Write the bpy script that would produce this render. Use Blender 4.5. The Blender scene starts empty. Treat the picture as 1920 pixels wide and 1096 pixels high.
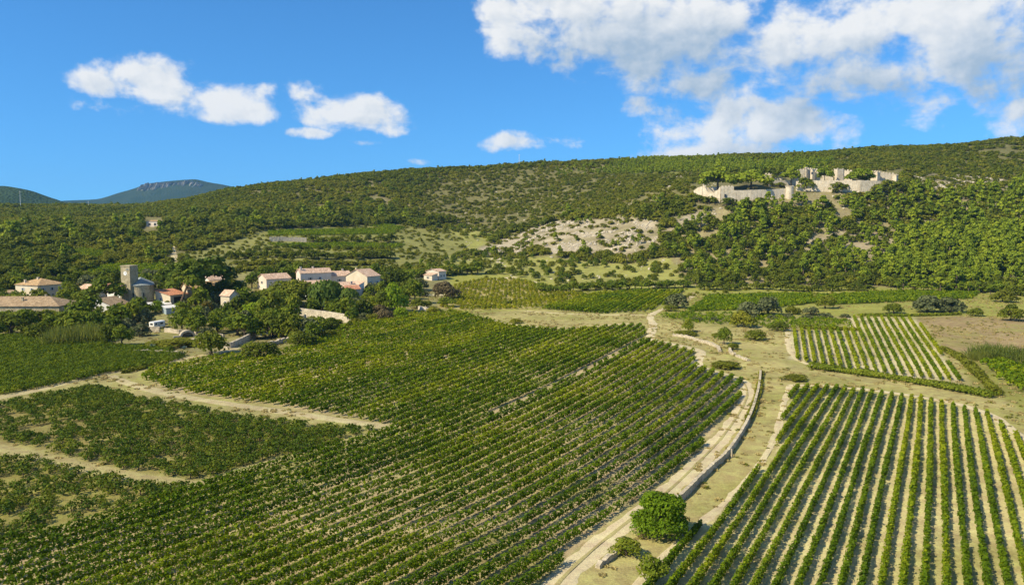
import bpy, math, random
import numpy as np
from mathutils import Vector
random.seed(7); rng = np.random.default_rng(7)
R = math.radians
sc = bpy.context.scene
col = sc.collection

# ------------------------------------------------------------------ camera
F = 1478.0; H = 38.0; PITCH = math.atan(133.0 / F)
cp, sp = math.cos(PITCH), math.sin(PITCH)
cam = bpy.data.cameras.new('camera'); camo = bpy.data.objects.new('camera', cam); col.objects.link(camo)
cam.sensor_width = 36.0; cam.lens = 36.0 * F / 1920.0
cam.clip_start = 1.0; cam.clip_end = 40000.0
camo.location = (0, 0, H); camo.rotation_euler = (math.pi / 2 - PITCH, 0, 0)
sc.camera = camo

# ------------------------------------------------------------------ world, sun, exposure
SUN_EL, SUN_AZ = R(42), math.atan2(-0.88, -0.48)      # azimuth from +Y towards +X
world = bpy.data.worlds.new('World'); sc.world = world; world.use_nodes = True
SKY_STRENGTH = 0.10; SKY_TINT = (.38, .88, 1.22, 1)
CLOUDS = [  # px, py, rx, ry, strength : puffs of the clouds in view
 (225,165,70,24,.95),(290,150,85,34,1.05),(350,175,95,32,1.05),(420,180,70,36,1),(470,205,52,20,.9),(190,195,34,10,.55),(240,205,36,11,.5),
 (580,180,36,32,.85),(620,205,62,30,1),(690,215,62,30,1.05),(740,228,50,22,.95),(575,250,32,9,.75),(685,268,22,6,.45),(785,303,14,5,.4),
 (980,268,78,17,.95),(985,255,34,10,.6),
 (1000,35,90,70,1.1),(1130,40,140,90,1.15),(1260,50,140,92,1.15),(1360,30,72,60,.95),(1070,100,32,30,.85),(1190,110,84,38,.9),
 (1330,160,74,36,.92),(1480,90,105,72,1.15),(1590,80,105,78,1.15),(1560,138,96,46,.95),(1475,138,74,40,.8),
 (1740,30,84,50,1),(1830,60,130,80,1.15),(1720,95,34,32,.8),(1890,40,110,95,1.1),(1880,175,70,45,.75),(1810,135,40,22,.55),
 (1275,232,78,34,.9),(1390,235,130,52,1.1),(1490,225,95,45,.95),(1370,275,140,28,.85),(1570,235,42,28,.65),(1570,184,70,18,.6),(1720,195,70,36,.7),(1190,208,44,18,.5),(1880,205,50,24,.55)]
BIGPUFFS = [c for c in CLOUDS if c[2]*c[3] > 5500] + [(300,165,90,34,.8),(430,190,75,30,.8),(660,212,80,30,.8)]
CLOUD_BIAS = .0; CLOUD_SHADE = (2.9, 3.7, 4.6, 1); CLOUD_LIT = (6.6, 6.6, 6.5, 1)
def make_world():
    nt = world.node_tree; nd = nt.nodes; lk = nt.links; nd.clear()
    def N(t, **k):
        n = nd.new(t)
        for a, b in k.items(): setattr(n, a, b)
        return n
    def M(op, a, b=None, c=None):
        n = N('ShaderNodeMath', operation=op)
        for i, v in enumerate((a, b, c)):
            if v is None: continue
            if isinstance(v, (int, float)): n.inputs[i].default_value = v
            else: lk.new(v, n.inputs[i])
        return n.outputs[0]
    sky = N('ShaderNodeTexSky', sky_type='NISHITA', sun_disc=False)
    sky.sun_elevation = SUN_EL; sky.sun_rotation = SUN_AZ % (2 * math.pi)
    sky.air_density = 1.0; sky.dust_density = 0.0; sky.ozone_density = 3.0; sky.altitude = 1200
    # clear dry air: the blue overhead reaches almost down to the hills
    tc0 = N('ShaderNodeTexCoord'); mp0 = N('ShaderNodeMapping', vector_type='POINT'); mp0.inputs['Scale'].default_value = (1, 1, .85); mp0.inputs['Location'].default_value = (0, 0, .075)
    lk.new(tc0.outputs['Generated'], mp0.inputs[0]); lk.new(mp0.outputs[0], sky.inputs[0])
    hs = N('ShaderNodeMix', data_type='RGBA', blend_type='MULTIPLY'); hs.inputs[0].default_value = 1.0; hs.inputs[7].default_value = SKY_TINT
    lk.new(sky.outputs[0], hs.inputs[6])
    # cumulus: soft puffs (azimuth, elevation in radians) broken up by fractal noise
    def VM(op, a, b=None, c=None):
        n = N('ShaderNodeVectorMath', operation=op)
        for i, v in enumerate((a, b, c)):
            if v is None: continue
            if isinstance(v, tuple): n.inputs[i].default_value = v
            else: lk.new(v, n.inputs[i])
        return n.outputs['Value'] if op in ('DOT_PRODUCT', 'LENGTH') else n.outputs[0]
    tc = N('ShaderNodeTexCoord'); sx = N('ShaderNodeSeparateXYZ'); lk.new(tc.outputs['Generated'], sx.inputs[0])
    az = M('ARCTAN2', sx.outputs[0], sx.outputs[1]); el = M('ARCSINE', sx.outputs[2])
    cx = N('ShaderNodeCombineXYZ'); lk.new(az, cx.inputs[0]); lk.new(el, cx.inputs[1]); P = cx.outputs[0]
    def puffs(P, which, k):
        acc = None
        for (px, py, rx, ry, s) in which:
            u = (px - 960) / F; w = (548 - py) / F
            d = Vector((u, cp + w * sp, -sp + w * cp)).normalized()
            a0 = math.atan2(d.x, d.y); e0 = math.asin(d.z); kx = F/(rx*k); ky = F/(ry*k)
            q = VM('MULTIPLY_ADD', P, (kx, ky, 0.0), (-a0*kx, -e0*ky, 0.0))
            m = M('MULTIPLY_ADD', VM('DOT_PRODUCT', q, q), -s*.75, s*.8)
            acc = m if acc is None else M('MAXIMUM', acc, m)
        return acc
    acc = puffs(P, [(a_, b_, c_*1.06, d_*1.1, e_*.78) for a_, b_, c_, d_, e_ in CLOUDS], 1.0)
    # elsewhere in the sky the same kind of cumulus goes on
    n0 = N('ShaderNodeTexNoise', noise_dimensions='2D'); n0.inputs['Scale'].default_value = 3.2; n0.inputs['Detail'].default_value = 1; lk.new(P, n0.inputs['Vector'])
    outm = N('ShaderNodeClamp'); lk.new(M('MAXIMUM', M('MULTIPLY', M('SUBTRACT', M('ABSOLUTE', az), .68), 8), M('MULTIPLY', M('SUBTRACT', el, .34), 8)), outm.inputs[0])
    gen = M('MINIMUM', M('MULTIPLY', M('SUBTRACT', n0.outputs[0], .60), 5.0), 1.0)
    acc = M('MAXIMUM', acc, M('MULTIPLY_ADD', M('SUBTRACT', 1.0, outm.outputs[0]), -3.0, gen))
    def fr(off, det):
        v = VM('MULTIPLY_ADD', P, (1, 1.35, 1), off)
        n1 = N('ShaderNodeTexNoise', noise_dimensions='2D'); n1.inputs['Scale'].default_value = 15; n1.inputs['Detail'].default_value = det; n1.inputs['Roughness'].default_value = .58; n1.inputs['Distortion'].default_value = .1
        lk.new(v, n1.inputs['Vector']); return n1.outputs[0]
    f0 = fr((0.0, 0.0, 0.0), 10); f1 = fr((-.009, .014, 0.0), 4); f2 = fr((0.0, 0.0, 0.0), 4)
    D0 = M('ADD', M('MULTIPLY_ADD', M('SUBTRACT', f0, .5), 2.7, acc), CLOUD_BIAS)
    al = N('ShaderNodeMapRange', interpolation_type='SMOOTHSTEP'); lk.new(D0, al.inputs[0]); al.inputs[1].default_value = -.10; al.inputs[2].default_value = .62; al.inputs[4].default_value = .96
    big = puffs(VM('ADD', P, (-.030, .050, 0.0)), BIGPUFFS, 1.15)
    bc = N('ShaderNodeClamp'); lk.new(big, bc.inputs[0])
    dc = N('ShaderNodeClamp'); lk.new(D0, dc.inputs[0]); dc.inputs[2].default_value = 1.3
    lit = M('ADD', M('ADD', M('MULTIPLY', M('SUBTRACT', f2, f1), 1.7), M('MULTIPLY', M('SUBTRACT', f0, f2), .9)), M('MULTIPLY_ADD', bc.outputs[0], -.95, 1.06))
    lit = M('MULTIPLY_ADD', dc.outputs[0], -.22, lit)
    lr = N('ShaderNodeClamp'); lk.new(lit, lr.inputs[0])
    mixc = N('ShaderNodeMix', data_type='RGBA'); lk.new(lr.outputs[0], mixc.inputs[0])
    mixc.inputs[6].default_value = CLOUD_SHADE; mixc.inputs[7].default_value = CLOUD_LIT
    fin = N('ShaderNodeMix', data_type='RGBA'); lk.new(al.outputs[0], fin.inputs[0]); lk.new(hs.outputs[2], fin.inputs[6]); lk.new(mixc.outputs[2], fin.inputs[7])
    bg = N('ShaderNodeBackground'); bg.inputs[1].default_value = SKY_STRENGTH; lk.new(fin.outputs[2], bg.inputs[0])
    ow = N('ShaderNodeOutputWorld'); lk.new(bg.outputs[0], ow.inputs[0])
make_world()
world.cycles.sampling_method = 'NONE'
sun = bpy.data.lights.new('sun', 'SUN'); sun.energy = 5.0; sun.angle = R(.53); sun.color = (1.0, .87, .62)
suno = bpy.data.objects.new('sun', sun); col.objects.link(suno)
sd = Vector((math.sin(SUN_AZ) * math.cos(SUN_EL), math.cos(SUN_AZ) * math.cos(SUN_EL), math.sin(SUN_EL)))
suno.rotation_euler = (-sd).to_track_quat('-Z', 'Y').to_euler(); suno.location = sd * 300
sc.view_settings.view_transform = 'Standard'; sc.view_settings.look = 'None'; sc.view_settings.gamma = 1
sc.view_settings.exposure = 0.52; sc.view_settings.use_curve_mapping = False
sc.cycles.use_denoising = True
sc.cycles.max_bounces = 5; sc.cycles.diffuse_bounces = 2; sc.cycles.glossy_bounces = 2; sc.cycles.transmission_bounces = 3
sc.cycles.transparent_max_bounces = 6; sc.cycles.volume_bounces = 0

# ------------------------------------------------------------------ terrain function
def slope_of(py):
    w = (548.0 - np.asarray(py, float)) / F
    return (-sp + w * cp) / (cp + w * sp)
def a_of(px, py):
    w = (548.0 - np.asarray(py, float)) / F
    return (np.asarray(px, float) - 960.0) / F / (cp + w * sp)
PROF = {  # image column: (image row, metres ahead) of bare ground
 -900: [(600,310),(555,360),(505,440),(455,570),(412,850),(390,1100)],
 0: [(600,300),(562,345),(500,430),(450,560),(405,850),(387,1100)],
 230: [(576,330),(515,420),(450,560),(405,850),(388,1100)],
 450: [(585,318),(560,352),(520,420),(500,460),(470,530),(440,600),(400,750),(357,1000)],
 680: [(575,338),(549,388),(520,440),(500,480),(470,560),(435,660),(400,780),(331,1000)],
 900: [(560,387),(530,450),(500,520),(480,580),(430,720),(380,850),(314,1020)],
 1100: [(545,431),(520,490),(490,540),(450,590),(420,640),(370,780),(330,930),(305,1040)],
 1300: [(545,431),(520,475),(490,515),(450,555),(400,600),(375,625),(355,650),(330,800),(299,1040)],
 1500: [(545,431),(510,480),(460,530),(420,565),(385,600),(365,620),(345,645),(330,720),(293,1020)],
 1680: [(545,431),(510,475),(460,525),(400,580),(352,625),(322,720),(281,980)],
 1920: [(550,415),(520,450),(460,510),(400,570),(340,680),(300,780),(261,900)],
 2800: [(560,387),(540,420),(460,500),(400,560),(330,660),(280,780),(230,900)]}
YG = np.concatenate([np.linspace(0, 1400, 561)[:-1], np.linspace(1400, 9500, 82)])
def pchip(x, y, xq):
    x = np.asarray(x, float); y = np.asarray(y, float); h = np.diff(x); dl = np.diff(y) / h
    m = np.zeros(len(x)); m[0] = dl[0]; m[-1] = dl[-1]
    for i in range(1, len(x) - 1):
        if dl[i-1] * dl[i] > 0:
            w1 = 2 * h[i] + h[i-1]; w2 = h[i] + 2 * h[i-1]
            m[i] = (w1 + w2) / (w1 / dl[i-1] + w2 / dl[i])
    k = np.clip(np.searchsorted(x, xq) - 1, 0, len(x) - 2); t = np.clip((xq - x[k]) / h[k], 0, 1)
    return ((2*t**3 - 3*t**2 + 1) * y[k] + (t**3 - 2*t**2 + t) * h[k] * m[k] + (-2*t**3 + 3*t**2) * y[k+1] + (t**3 - t**2) * h[k] * m[k+1])
AG = np.linspace(-1.9, 1.9, 1141)
def build_table():
    cols, tab = [], []
    for px, pr in sorted(PROF.items()):
        ys = [0, 60]; zs = [0, 0]
        y0 = pr[0][1] * .93
        ys.append(y0); zs.append(0.0)
        for (py, Y) in pr:
            z = H + float(slope_of(py)) * Y
            if Y <= ys[-1] + 1: continue
            ys.append(Y); zs.append(z)
        Yr, zr = ys[-1], zs[-1]
        ys += [Yr + 120, Yr + 700, 3600, 9500]; zs += [zr - 6, zr - 90, -60, -80]
        tab.append(pchip(ys, zs, YG)); cols.append((px - 960) / F)
    tab = np.array(tab); cols = np.array(cols)
    out = np.empty((len(AG), len(YG)))
    aq = np.clip(AG, cols[0], cols[-1])
    for j in range(len(YG)): out[:, j] = pchip(cols, tab[:, j], aq)
    return out
TAB = build_table()
# value noise on a torus of random numbers, three octaves
NZ = rng.random((256, 256))
def vnoise(x, y):
    xi = np.floor(x).astype(int); yi = np.floor(y).astype(int); fx = x - xi; fy = y - yi
    fx = fx*fx*(3-2*fx); fy = fy*fy*(3-2*fy)
    a = NZ[xi & 255, yi & 255]; b = NZ[(xi+1) & 255, yi & 255]; c = NZ[xi & 255, (yi+1) & 255]; d = NZ[(xi+1) & 255, (yi+1) & 255]
    return (a*(1-fx)+b*fx)*(1-fy) + (c*(1-fx)+d*fx)*fy
def fbm(x, y, s, o=3):
    x = np.asarray(x, float) / s; y = np.asarray(y, float) / s; r = 0; k = .5; t = 0
    for i in range(o):
        r = r + k * vnoise(x + 17.3*i, y + 9.1*i); t += k; x = x*2.03; y = y*2.03; k *= .5
    return r / t
def height(X, Y):
    X = np.asarray(X, float); Y = np.asarray(Y, float)
    a = X / np.maximum(Y, 20.0)
    ia = np.clip((a - AG[0]) / (AG[1] - AG[0]), 0, len(AG) - 1.001); i = ia.astype(int); fa = ia - i
    Yc = np.clip(Y, 0, 9499)
    j = np.clip(np.searchsorted(YG, Yc, side='right') - 1, 0, len(YG) - 2); fy = (Yc - YG[j]) / (YG[j+1] - YG[j])
    z = (TAB[i, j]*(1-fa) + TAB[i+1, j]*fa)*(1-fy) + (TAB[i, j+1]*(1-fa) + TAB[i+1, j+1]*fa)*fy
    k = np.clip(z / 14.0, 0, 1)
    z = z + k * (fbm(X, Y, 46, 3) - .5) * 5.0 + k * (fbm(X + 300, Y, 9, 2) - .5) * 1.2
    z = z + (fbm(X, Y + 500, 30, 2) - .5) * .5
    return z
def ground(px, py):
    """Where the ray through an image point first meets the ground."""
    s = float(slope_of(py)); a = float(a_of(px, py))
    Y = np.concatenate([np.arange(55, 500, .25), np.arange(500, 1500, .5)])
    d = H + s * Y - height(a * Y, Y)
    k = np.nonzero(d <= 0)[0]
    y = float(Y[k[0]]) if len(k) else 1000.0
    return np.array([a * y, y, float(height(a * y, y))])
def to_px(X, Y, Z):
    zc = Y * cp - (Z - H) * sp; up = Y * sp + (Z - H) * cp
    zc = np.maximum(zc, 1e-3)
    return 960 + F * X / zc, 548 - F * up / zc
def inpoly(x, y, poly):
    r = np.zeros(np.shape(x), bool); n = len(poly)
    for i in range(n):
        x1, y1 = poly[i]; x2, y2 = poly[(i+1) % n]
        if y1 == y2: continue
        c = ((y1 > y) != (y2 > y)) & (x < (x2-x1)*(y-y1)/(y2-y1) + x1)
        r ^= c
    return r

# ------------------------------------------------------------------ helpers: nodes, meshes, things
MAT = {}
def newmat(name):
    m = bpy.data.materials.new(name); m.use_nodes = True; m.node_tree.nodes.clear(); MAT[name] = m
    nt = m.node_tree
    def N(t, **k):
        n = nt.nodes.new(t)
        for a, b in k.items(): setattr(n, a, b)
        return n
    return m, nt, N, nt.links.new
def rgb(c): return (c[0], c[1], c[2], 1)
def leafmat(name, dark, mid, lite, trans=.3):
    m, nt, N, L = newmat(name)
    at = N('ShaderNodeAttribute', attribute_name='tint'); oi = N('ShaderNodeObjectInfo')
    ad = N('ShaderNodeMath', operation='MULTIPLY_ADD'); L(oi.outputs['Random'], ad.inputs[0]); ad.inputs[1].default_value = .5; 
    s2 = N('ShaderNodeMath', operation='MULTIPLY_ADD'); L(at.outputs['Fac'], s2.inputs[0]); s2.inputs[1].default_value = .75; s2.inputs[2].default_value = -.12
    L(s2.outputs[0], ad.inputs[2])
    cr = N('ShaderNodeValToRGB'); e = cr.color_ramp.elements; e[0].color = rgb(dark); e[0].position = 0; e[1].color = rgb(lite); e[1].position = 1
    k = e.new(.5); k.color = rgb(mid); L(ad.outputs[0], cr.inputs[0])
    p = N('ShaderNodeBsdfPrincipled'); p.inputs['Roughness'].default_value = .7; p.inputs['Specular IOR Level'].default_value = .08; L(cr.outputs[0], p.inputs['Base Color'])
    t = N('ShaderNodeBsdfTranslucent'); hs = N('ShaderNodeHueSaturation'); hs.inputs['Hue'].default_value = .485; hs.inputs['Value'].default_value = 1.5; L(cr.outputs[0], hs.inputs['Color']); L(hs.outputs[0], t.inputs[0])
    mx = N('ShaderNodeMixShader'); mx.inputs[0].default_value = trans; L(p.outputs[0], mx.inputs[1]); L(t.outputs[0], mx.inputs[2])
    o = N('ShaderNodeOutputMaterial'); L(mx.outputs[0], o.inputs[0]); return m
def stonemat(name, c1, c2, scale=1.0, bump=.35, rough=.9, tile=None, vor=True, dirt=.25):
    m, nt, N, L = newmat(name)
    tc = N('ShaderNodeTexCoord'); n1 = N('ShaderNodeTexNoise'); n1.inputs['Scale'].default_value = .6*scale; n1.inputs['Detail'].default_value = 8; L(tc.outputs['Object'], n1.inputs['Vector'])
    mix = N('ShaderNodeMix', data_type='RGBA'); mix.inputs[6].default_value = rgb(c1); mix.inputs[7].default_value = rgb(c2)
    mr = N('ShaderNodeMapRange'); mr.inputs[1].default_value = .32; mr.inputs[2].default_value = .68; L(n1.outputs[0], mr.inputs[0]); L(mr.outputs[0], mix.inputs[0])
    v = N('ShaderNodeTexVoronoi'); v.inputs['Scale'].default_value = 2.6*scale; L(tc.outputs['Object'], v.inputs['Vector'])
    hs = N('ShaderNodeHueSaturation'); L(mix.outputs[2], hs.inputs['Color'])
    m2 = N('ShaderNodeMath', operation='MULTIPLY_ADD'); L(v.outputs['Color'], m2.inputs[0]); m2.inputs[1].default_value = dirt*2 if vor else dirt*.3; m2.inputs[2].default_value = 1 - dirt*(1 if vor else .15); L(m2.outputs[0], hs.inputs['Value'])
    b = N('ShaderNodeBump'); b.inputs['Strength'].default_value = bump; b.inputs['Distance'].default_value = .08
    if tile:
        w = N('ShaderNodeTexWave', bands_direction=tile); w.inputs['Scale'].default_value = 1.6; w.inputs['Distortion'].default_value = .6; L(tc.outputs['Object'], w.inputs['Vector']); L(w.outputs[1], b.inputs['Height'])
    else: L(v.outputs['Distance'] if vor else n1.outputs[0], b.inputs['Height'])
    p = N('ShaderNodeBsdfPrincipled'); p.inputs['Roughness'].default_value = rough; p.inputs['Specular IOR Level'].default_value = .2
    L(hs.outputs[0], p.inputs['Base Color']); L(b.outputs[0], p.inputs['Normal'])
    o = N('ShaderNodeOutputMaterial'); L(p.outputs[0], o.inputs[0]); return m
def groundmat(name, attr=True, base=(.3, .25, .16), amount=.5, streak=None):
    m, nt, N, L = newmat(name)
    tc = N('ShaderNodeTexCoord')
    if attr:
        at = N('ShaderNodeAttribute', attribute_name='cover'); c = at.outputs['Color']
    else:
        r = N('ShaderNodeRGB'); r.outputs[0].default_value = rgb(base); c = r.outputs[0]
    def noise(s, d, rg=.6):
        n = N('ShaderNodeTexNoise'); n.inputs['Scale'].default_value = s; n.inputs['Detail'].default_value = d; n.inputs['Roughness'].default_value = rg; L(tc.outputs['Object'], n.inputs['Vector']); return n.outputs[0]
    n1 = noise(.06, 6); n2 = noise(.45, 8, .65); n3 = noise(3.2, 4, .7)
    s = N('ShaderNodeMath', operation='ADD'); L(n1, s.inputs[0]); L(n2, s.inputs[1])
    s2 = N('ShaderNodeMath', operation='ADD'); L(s.outputs[0], s2.inputs[0]); L(n3, s2.inputs[1])
    v = N('ShaderNodeMapRange'); v.inputs[1].default_value = 1.05; v.inputs[2].default_value = 1.95; v.inputs[3].default_value = 1 - amount; v.inputs[4].default_value = 1 + amount; L(s2.outputs[0], v.inputs[0])
    hs = N('ShaderNodeHueSaturation'); L(c, hs.inputs['Color']); L(v.outputs[0], hs.inputs['Value'])
    hv = N('ShaderNodeMapRange'); hv.inputs[1].default_value = .35; hv.inputs[2].default_value = .65; hv.inputs[3].default_value = .482; hv.inputs[4].default_value = .518; L(n2, hv.inputs[0]); L(hv.outputs[0], hs.inputs['Hue'])
    b = N('ShaderNodeBump'); b.inputs['Strength'].default_value = .6; b.inputs['Distance'].default_value = .15; L(s2.outputs[0], b.inputs['Height'])
    p = N('ShaderNodeBsdfPrincipled'); p.inputs['Roughness'].default_value = .95; p.inputs['Specular IOR Level'].default_value = .1
    L(hs.outputs[0], p.inputs['Base Color']); L(b.outputs[0], p.inputs['Normal'])
    o = N('ShaderNodeOutputMaterial'); L(p.outputs[0], o.inputs[0]); return m
def plain(name, c, rough=.6, metal=0, spec=.4):
    m, nt, N, L = newmat(name); p = N('ShaderNodeBsdfPrincipled'); p.inputs['Roughness'].default_value = rough; p.inputs['Metallic'].default_value = metal; p.inputs['Specular IOR Level'].default_value = spec
    tc = N('ShaderNodeTexCoord'); n = N('ShaderNodeTexNoise'); n.inputs['Scale'].default_value = 2.2; n.inputs['Detail'].default_value = 5; L(tc.outputs['Object'], n.inputs['Vector'])
    hs = N('ShaderNodeHueSaturation'); hs.inputs['Color'].default_value = rgb(c); mr = N('ShaderNodeMapRange'); mr.inputs[3].default_value = .8; mr.inputs[4].default_value = 1.2; L(n.outputs[0], mr.inputs[0]); L(mr.outputs[0], hs.inputs['Value'])
    L(hs.outputs[0], p.inputs['Base Color']); o = N('ShaderNodeOutputMaterial'); L(p.outputs[0], o.inputs[0]); return m

leafmat('leaf_vine', (.054,.104,.004), (.122,.190,.006), (.275,.305,.010), .35)
leafmat('leaf_vine_yellow', (.10,.13,.008), (.20,.22,.010), (.34,.30,.016), .32)
leafmat('leaf_bush_vine', (.034,.066,.006), (.076,.120,.010), (.180,.190,.016), .28)
leafmat('leaf_oak', (.058,.082,.009), (.115,.145,.013), (.195,.212,.020), .3)
leafmat('leaf_pine', (.090,.135,.012), (.185,.245,.018), (.290,.330,.024), .25)
leafmat('leaf_fig', (.090,.165,.008), (.180,.270,.013), (.300,.380,.022), .35)
leafmat('leaf_garrigue', (.100,.116,.012), (.170,.185,.017), (.255,.245,.028), .3)
leafmat('leaf_olive', (.060,.075,.030), (.110,.128,.052), (.175,.195,.085), .2)
leafmat('leaf_broad', (.062,.100,.009), (.125,.172,.013), (.225,.245,.022), .3)
leafmat('leaf_autumn', (.060,.075,.010), (.130,.110,.014), (.210,.120,.018), .3)
leafmat('leaf_cypress', (0.022,0.056,0.014), (0.045,0.092,0.020), (0.084,0.140,0.025), .15)
leafmat('leaf_umbrella', (.040,.070,.008), (.085,.125,.012), (.170,.205,.018), .2)
leafmat('leaf_willow', (.055,.095,.014), (.100,.150,.024), (.150,.200,.035), .3)
leafmat('leaf_reed', (.080,.115,.020), (.140,.170,.028), (.230,.230,.040), .3)
leafmat('leaf_agave', (.10,.16,.14), (.18,.25,.22), (.30,.38,.34), .1)
leafmat('leaf_brown', (.075,.060,.030), (.125,.100,.048), (.190,.155,.070), .2)
leafmat('leaf_dry', (0.259,0.211,0.089), (0.389,0.324,0.133), (0.535,0.454,0.194), .25)
stonemat('bark', (.10,.075,.05), (.17,.13,.09), 2, .5, dirt=.2)
stonemat('stone_wall', (.36,.31,.23), (.50,.44,.34), 1.0, .6, dirt=.35)
stonemat('stone_grey', (.36,.305,.21), (.48,.42,.30), 1.2, .6, dirt=.35)
stonemat('castle_stone', (.50,.42,.30), (.64,.56,.43), .6, .5, dirt=.22)
stonemat('church_stone', (.32,.27,.16), (.44,.38,.25), .8, .5, dirt=.28)
stonemat('render_cream', (.56,.48,.34), (.66,.58,.44), .5, .1, vor=False)
stonemat('render_pink', (.62,.52,.42), (.70,.62,.52), .5, .1, vor=False)
stonemat('render_white', (.74,.72,.66), (.80,.79,.74), .5, .1, vor=False)
stonemat('render_grey', (.34,.33,.31), (.42,.41,.38), .5, .1, vor=False)
stonemat('tile_ochre', (.36,.23,.11), (.46,.32,.17), 1.0, .5, tile='X', dirt=.42)
stonemat('tile_brown', (.27,.19,.11), (.38,.28,.17), 1.0, .5, tile='X', dirt=.42)
stonemat('tile_pink', (.50,.33,.22), (.62,.45,.33), 1.0, .5, tile='X', dirt=.42)
stonemat('tile_red', (.48,.20,.11), (.56,.28,.17), 1.0, .5, tile='X', dirt=.42)
stonemat('slate', (.20,.23,.22), (.28,.31,.30), 1.0, .3, tile='X', dirt=.2)
stonemat('limestone', (.42,.37,.28), (.56,.50,.39), .8, .6, dirt=.3)
plain('window_dark', (.035,.04,.045), .15); plain('white_paint', (.78,.78,.76), .5); plain('blue_grey_paint', (.32,.40,.45), .5); plain('shutter', (.22,.20,.17), .7)
plain('wood_post', (.22,.16,.10), .8); plain('metal_white', (.7,.7,.7), .4); plain('rubber', (.03,.03,.03), .8); plain('clock_white', (.85,.84,.80), .5)
plain('dark_metal', (.08,.08,.08), .5); plain('brick_brown', (.30,.18,.11), .9)
groundmat('ground_cover'); groundmat('track_dirt', False, (.50,.43,.265), .34); groundmat('track_dull', False, (.40,.345,.19), .38); groundmat('track_grass', False, (.33,.29,.13), .4)

def mesh_obj(name, verts, faces, mats, parent=None, tint=None, smooth=False, fmat=None):
    verts = np.asarray(verts, np.float32).reshape(-1, 3)
    me = bpy.data.meshes.new(name)
    if isinstance(faces, np.ndarray):
        n, k = faces.shape
        me.vertices.add(len(verts)); me.vertices.foreach_set('co', verts.ravel())
        me.loops.add(n*k); me.loops.foreach_set('vertex_index', faces.astype(np.int32).ravel())
        me.polygons.add(n); me.polygons.foreach_set('loop_start', np.arange(0, n*k, k, dtype=np.int32))
        me.update(calc_edges=True)
    else:
        me.from_pydata(verts.tolist(), [], faces); me.update()
    for m in (mats if isinstance(mats, (list, tuple)) else [mats]): me.materials.append(MAT[m])
    if fmat is not None: me.polygons.foreach_set('material_index', np.asarray(fmat, np.int32))
    if tint is not None:
        at = me.attributes.new('tint', 'FLOAT', 'FACE'); at.data.foreach_set('value', np.asarray(tint, np.float32))
    if smooth: me.polygons.foreach_set('use_smooth', np.ones(len(me.polygons), bool))
    o = bpy.data.objects.new(name, me); col.objects.link(o)
    if parent: o.parent = parent
    return o
def tag(o, label=None, cat=None, group=None, kind=None):
    if label: o['label'] = label
    if cat: o['category'] = cat
    if group: o['group'] = group
    if kind: o['kind'] = kind
    return o
def empty(name, loc, rz=0, label=None, cat=None, group=None):
    o = bpy.data.objects.new(name, None); o.empty_display_size = .3; col.objects.link(o); o.location = [float(v) for v in loc]; o.rotation_euler = (0, 0, rz)
    return tag(o, label, cat, group)
class MB:
    """Collects boxes, prisms and tubes into one mesh."""
    def __init__(s): s.v = []; s.f = []
    def add(s, vs, fs):
        k = len(s.v); s.v += [tuple(map(float, v)) for v in vs]; s.f += [tuple(i + k for i in f) for f in fs]; return s
    def box(s, x0, x1, y0, y1, z0, z1):
        return s.add([(x0,y0,z0),(x1,y0,z0),(x1,y1,z0),(x0,y1,z0),(x0,y0,z1),(x1,y0,z1),(x1,y1,z1),(x0,y1,z1)],
                     [(0,3,2,1),(4,5,6,7),(0,1,5,4),(1,2,6,5),(2,3,7,6),(3,0,4,7)])
    def tube(s, pts, rad, n=6):
        pts = [Vector(p) for p in pts]; rings = []
        for i, p in enumerate(pts):
            d = (pts[min(i+1, len(pts)-1)] - pts[max(i-1, 0)]).normalized()
            a = d.orthogonal().normalized(); b = d.cross(a); r = rad[i] if hasattr(rad, '__len__') else rad
            rings.append([p + (a*math.cos(2*math.pi*k/n) + b*math.sin(2*math.pi*k/n))*r for k in range(n)])
        vs = [v for r in rings for v in r]; fs = []
        for i in range(len(pts)-1):
            for k in range(n): fs.append((i*n+k, i*n+(k+1) % n, (i+1)*n+(k+1) % n, (i+1)*n+k))
        fs.append(tuple(range(n))[::-1]); fs.append(tuple((len(pts)-1)*n+k for k in range(n)))
        return s.add(vs, fs)
    def build(s, name, mat, parent=None): return mesh_obj(name, s.v, s.f, mat, parent)
def quads(c, nrm, size, asp=1.0, r=rng):
    """Leaf-clump quads: centres, normals, sizes -> verts (4n,3), faces (n,4)."""
    n = len(c); nrm = nrm / (np.linalg.norm(nrm, axis=1, keepdims=True) + 1e-9)
    t = r.normal(size=(n, 3)); t -= nrm * np.sum(t*nrm, 1, keepdims=True); t /= np.linalg.norm(t, axis=1, keepdims=True) + 1e-9
    b = np.cross(nrm, t); s = np.asarray(size).reshape(-1, 1) * .5
    k = r.uniform(.55, 1.15, (n, 4, 1))
    v = np.stack([c - t*s*k[:, 0], c - b*s*asp*k[:, 1] + nrm*s*.2, c + t*s*k[:, 2], c + b*s*asp*k[:, 3] - nrm*s*.2], 1)
    return v.reshape(-1, 3), np.arange(4*n).reshape(n, 4)

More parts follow.
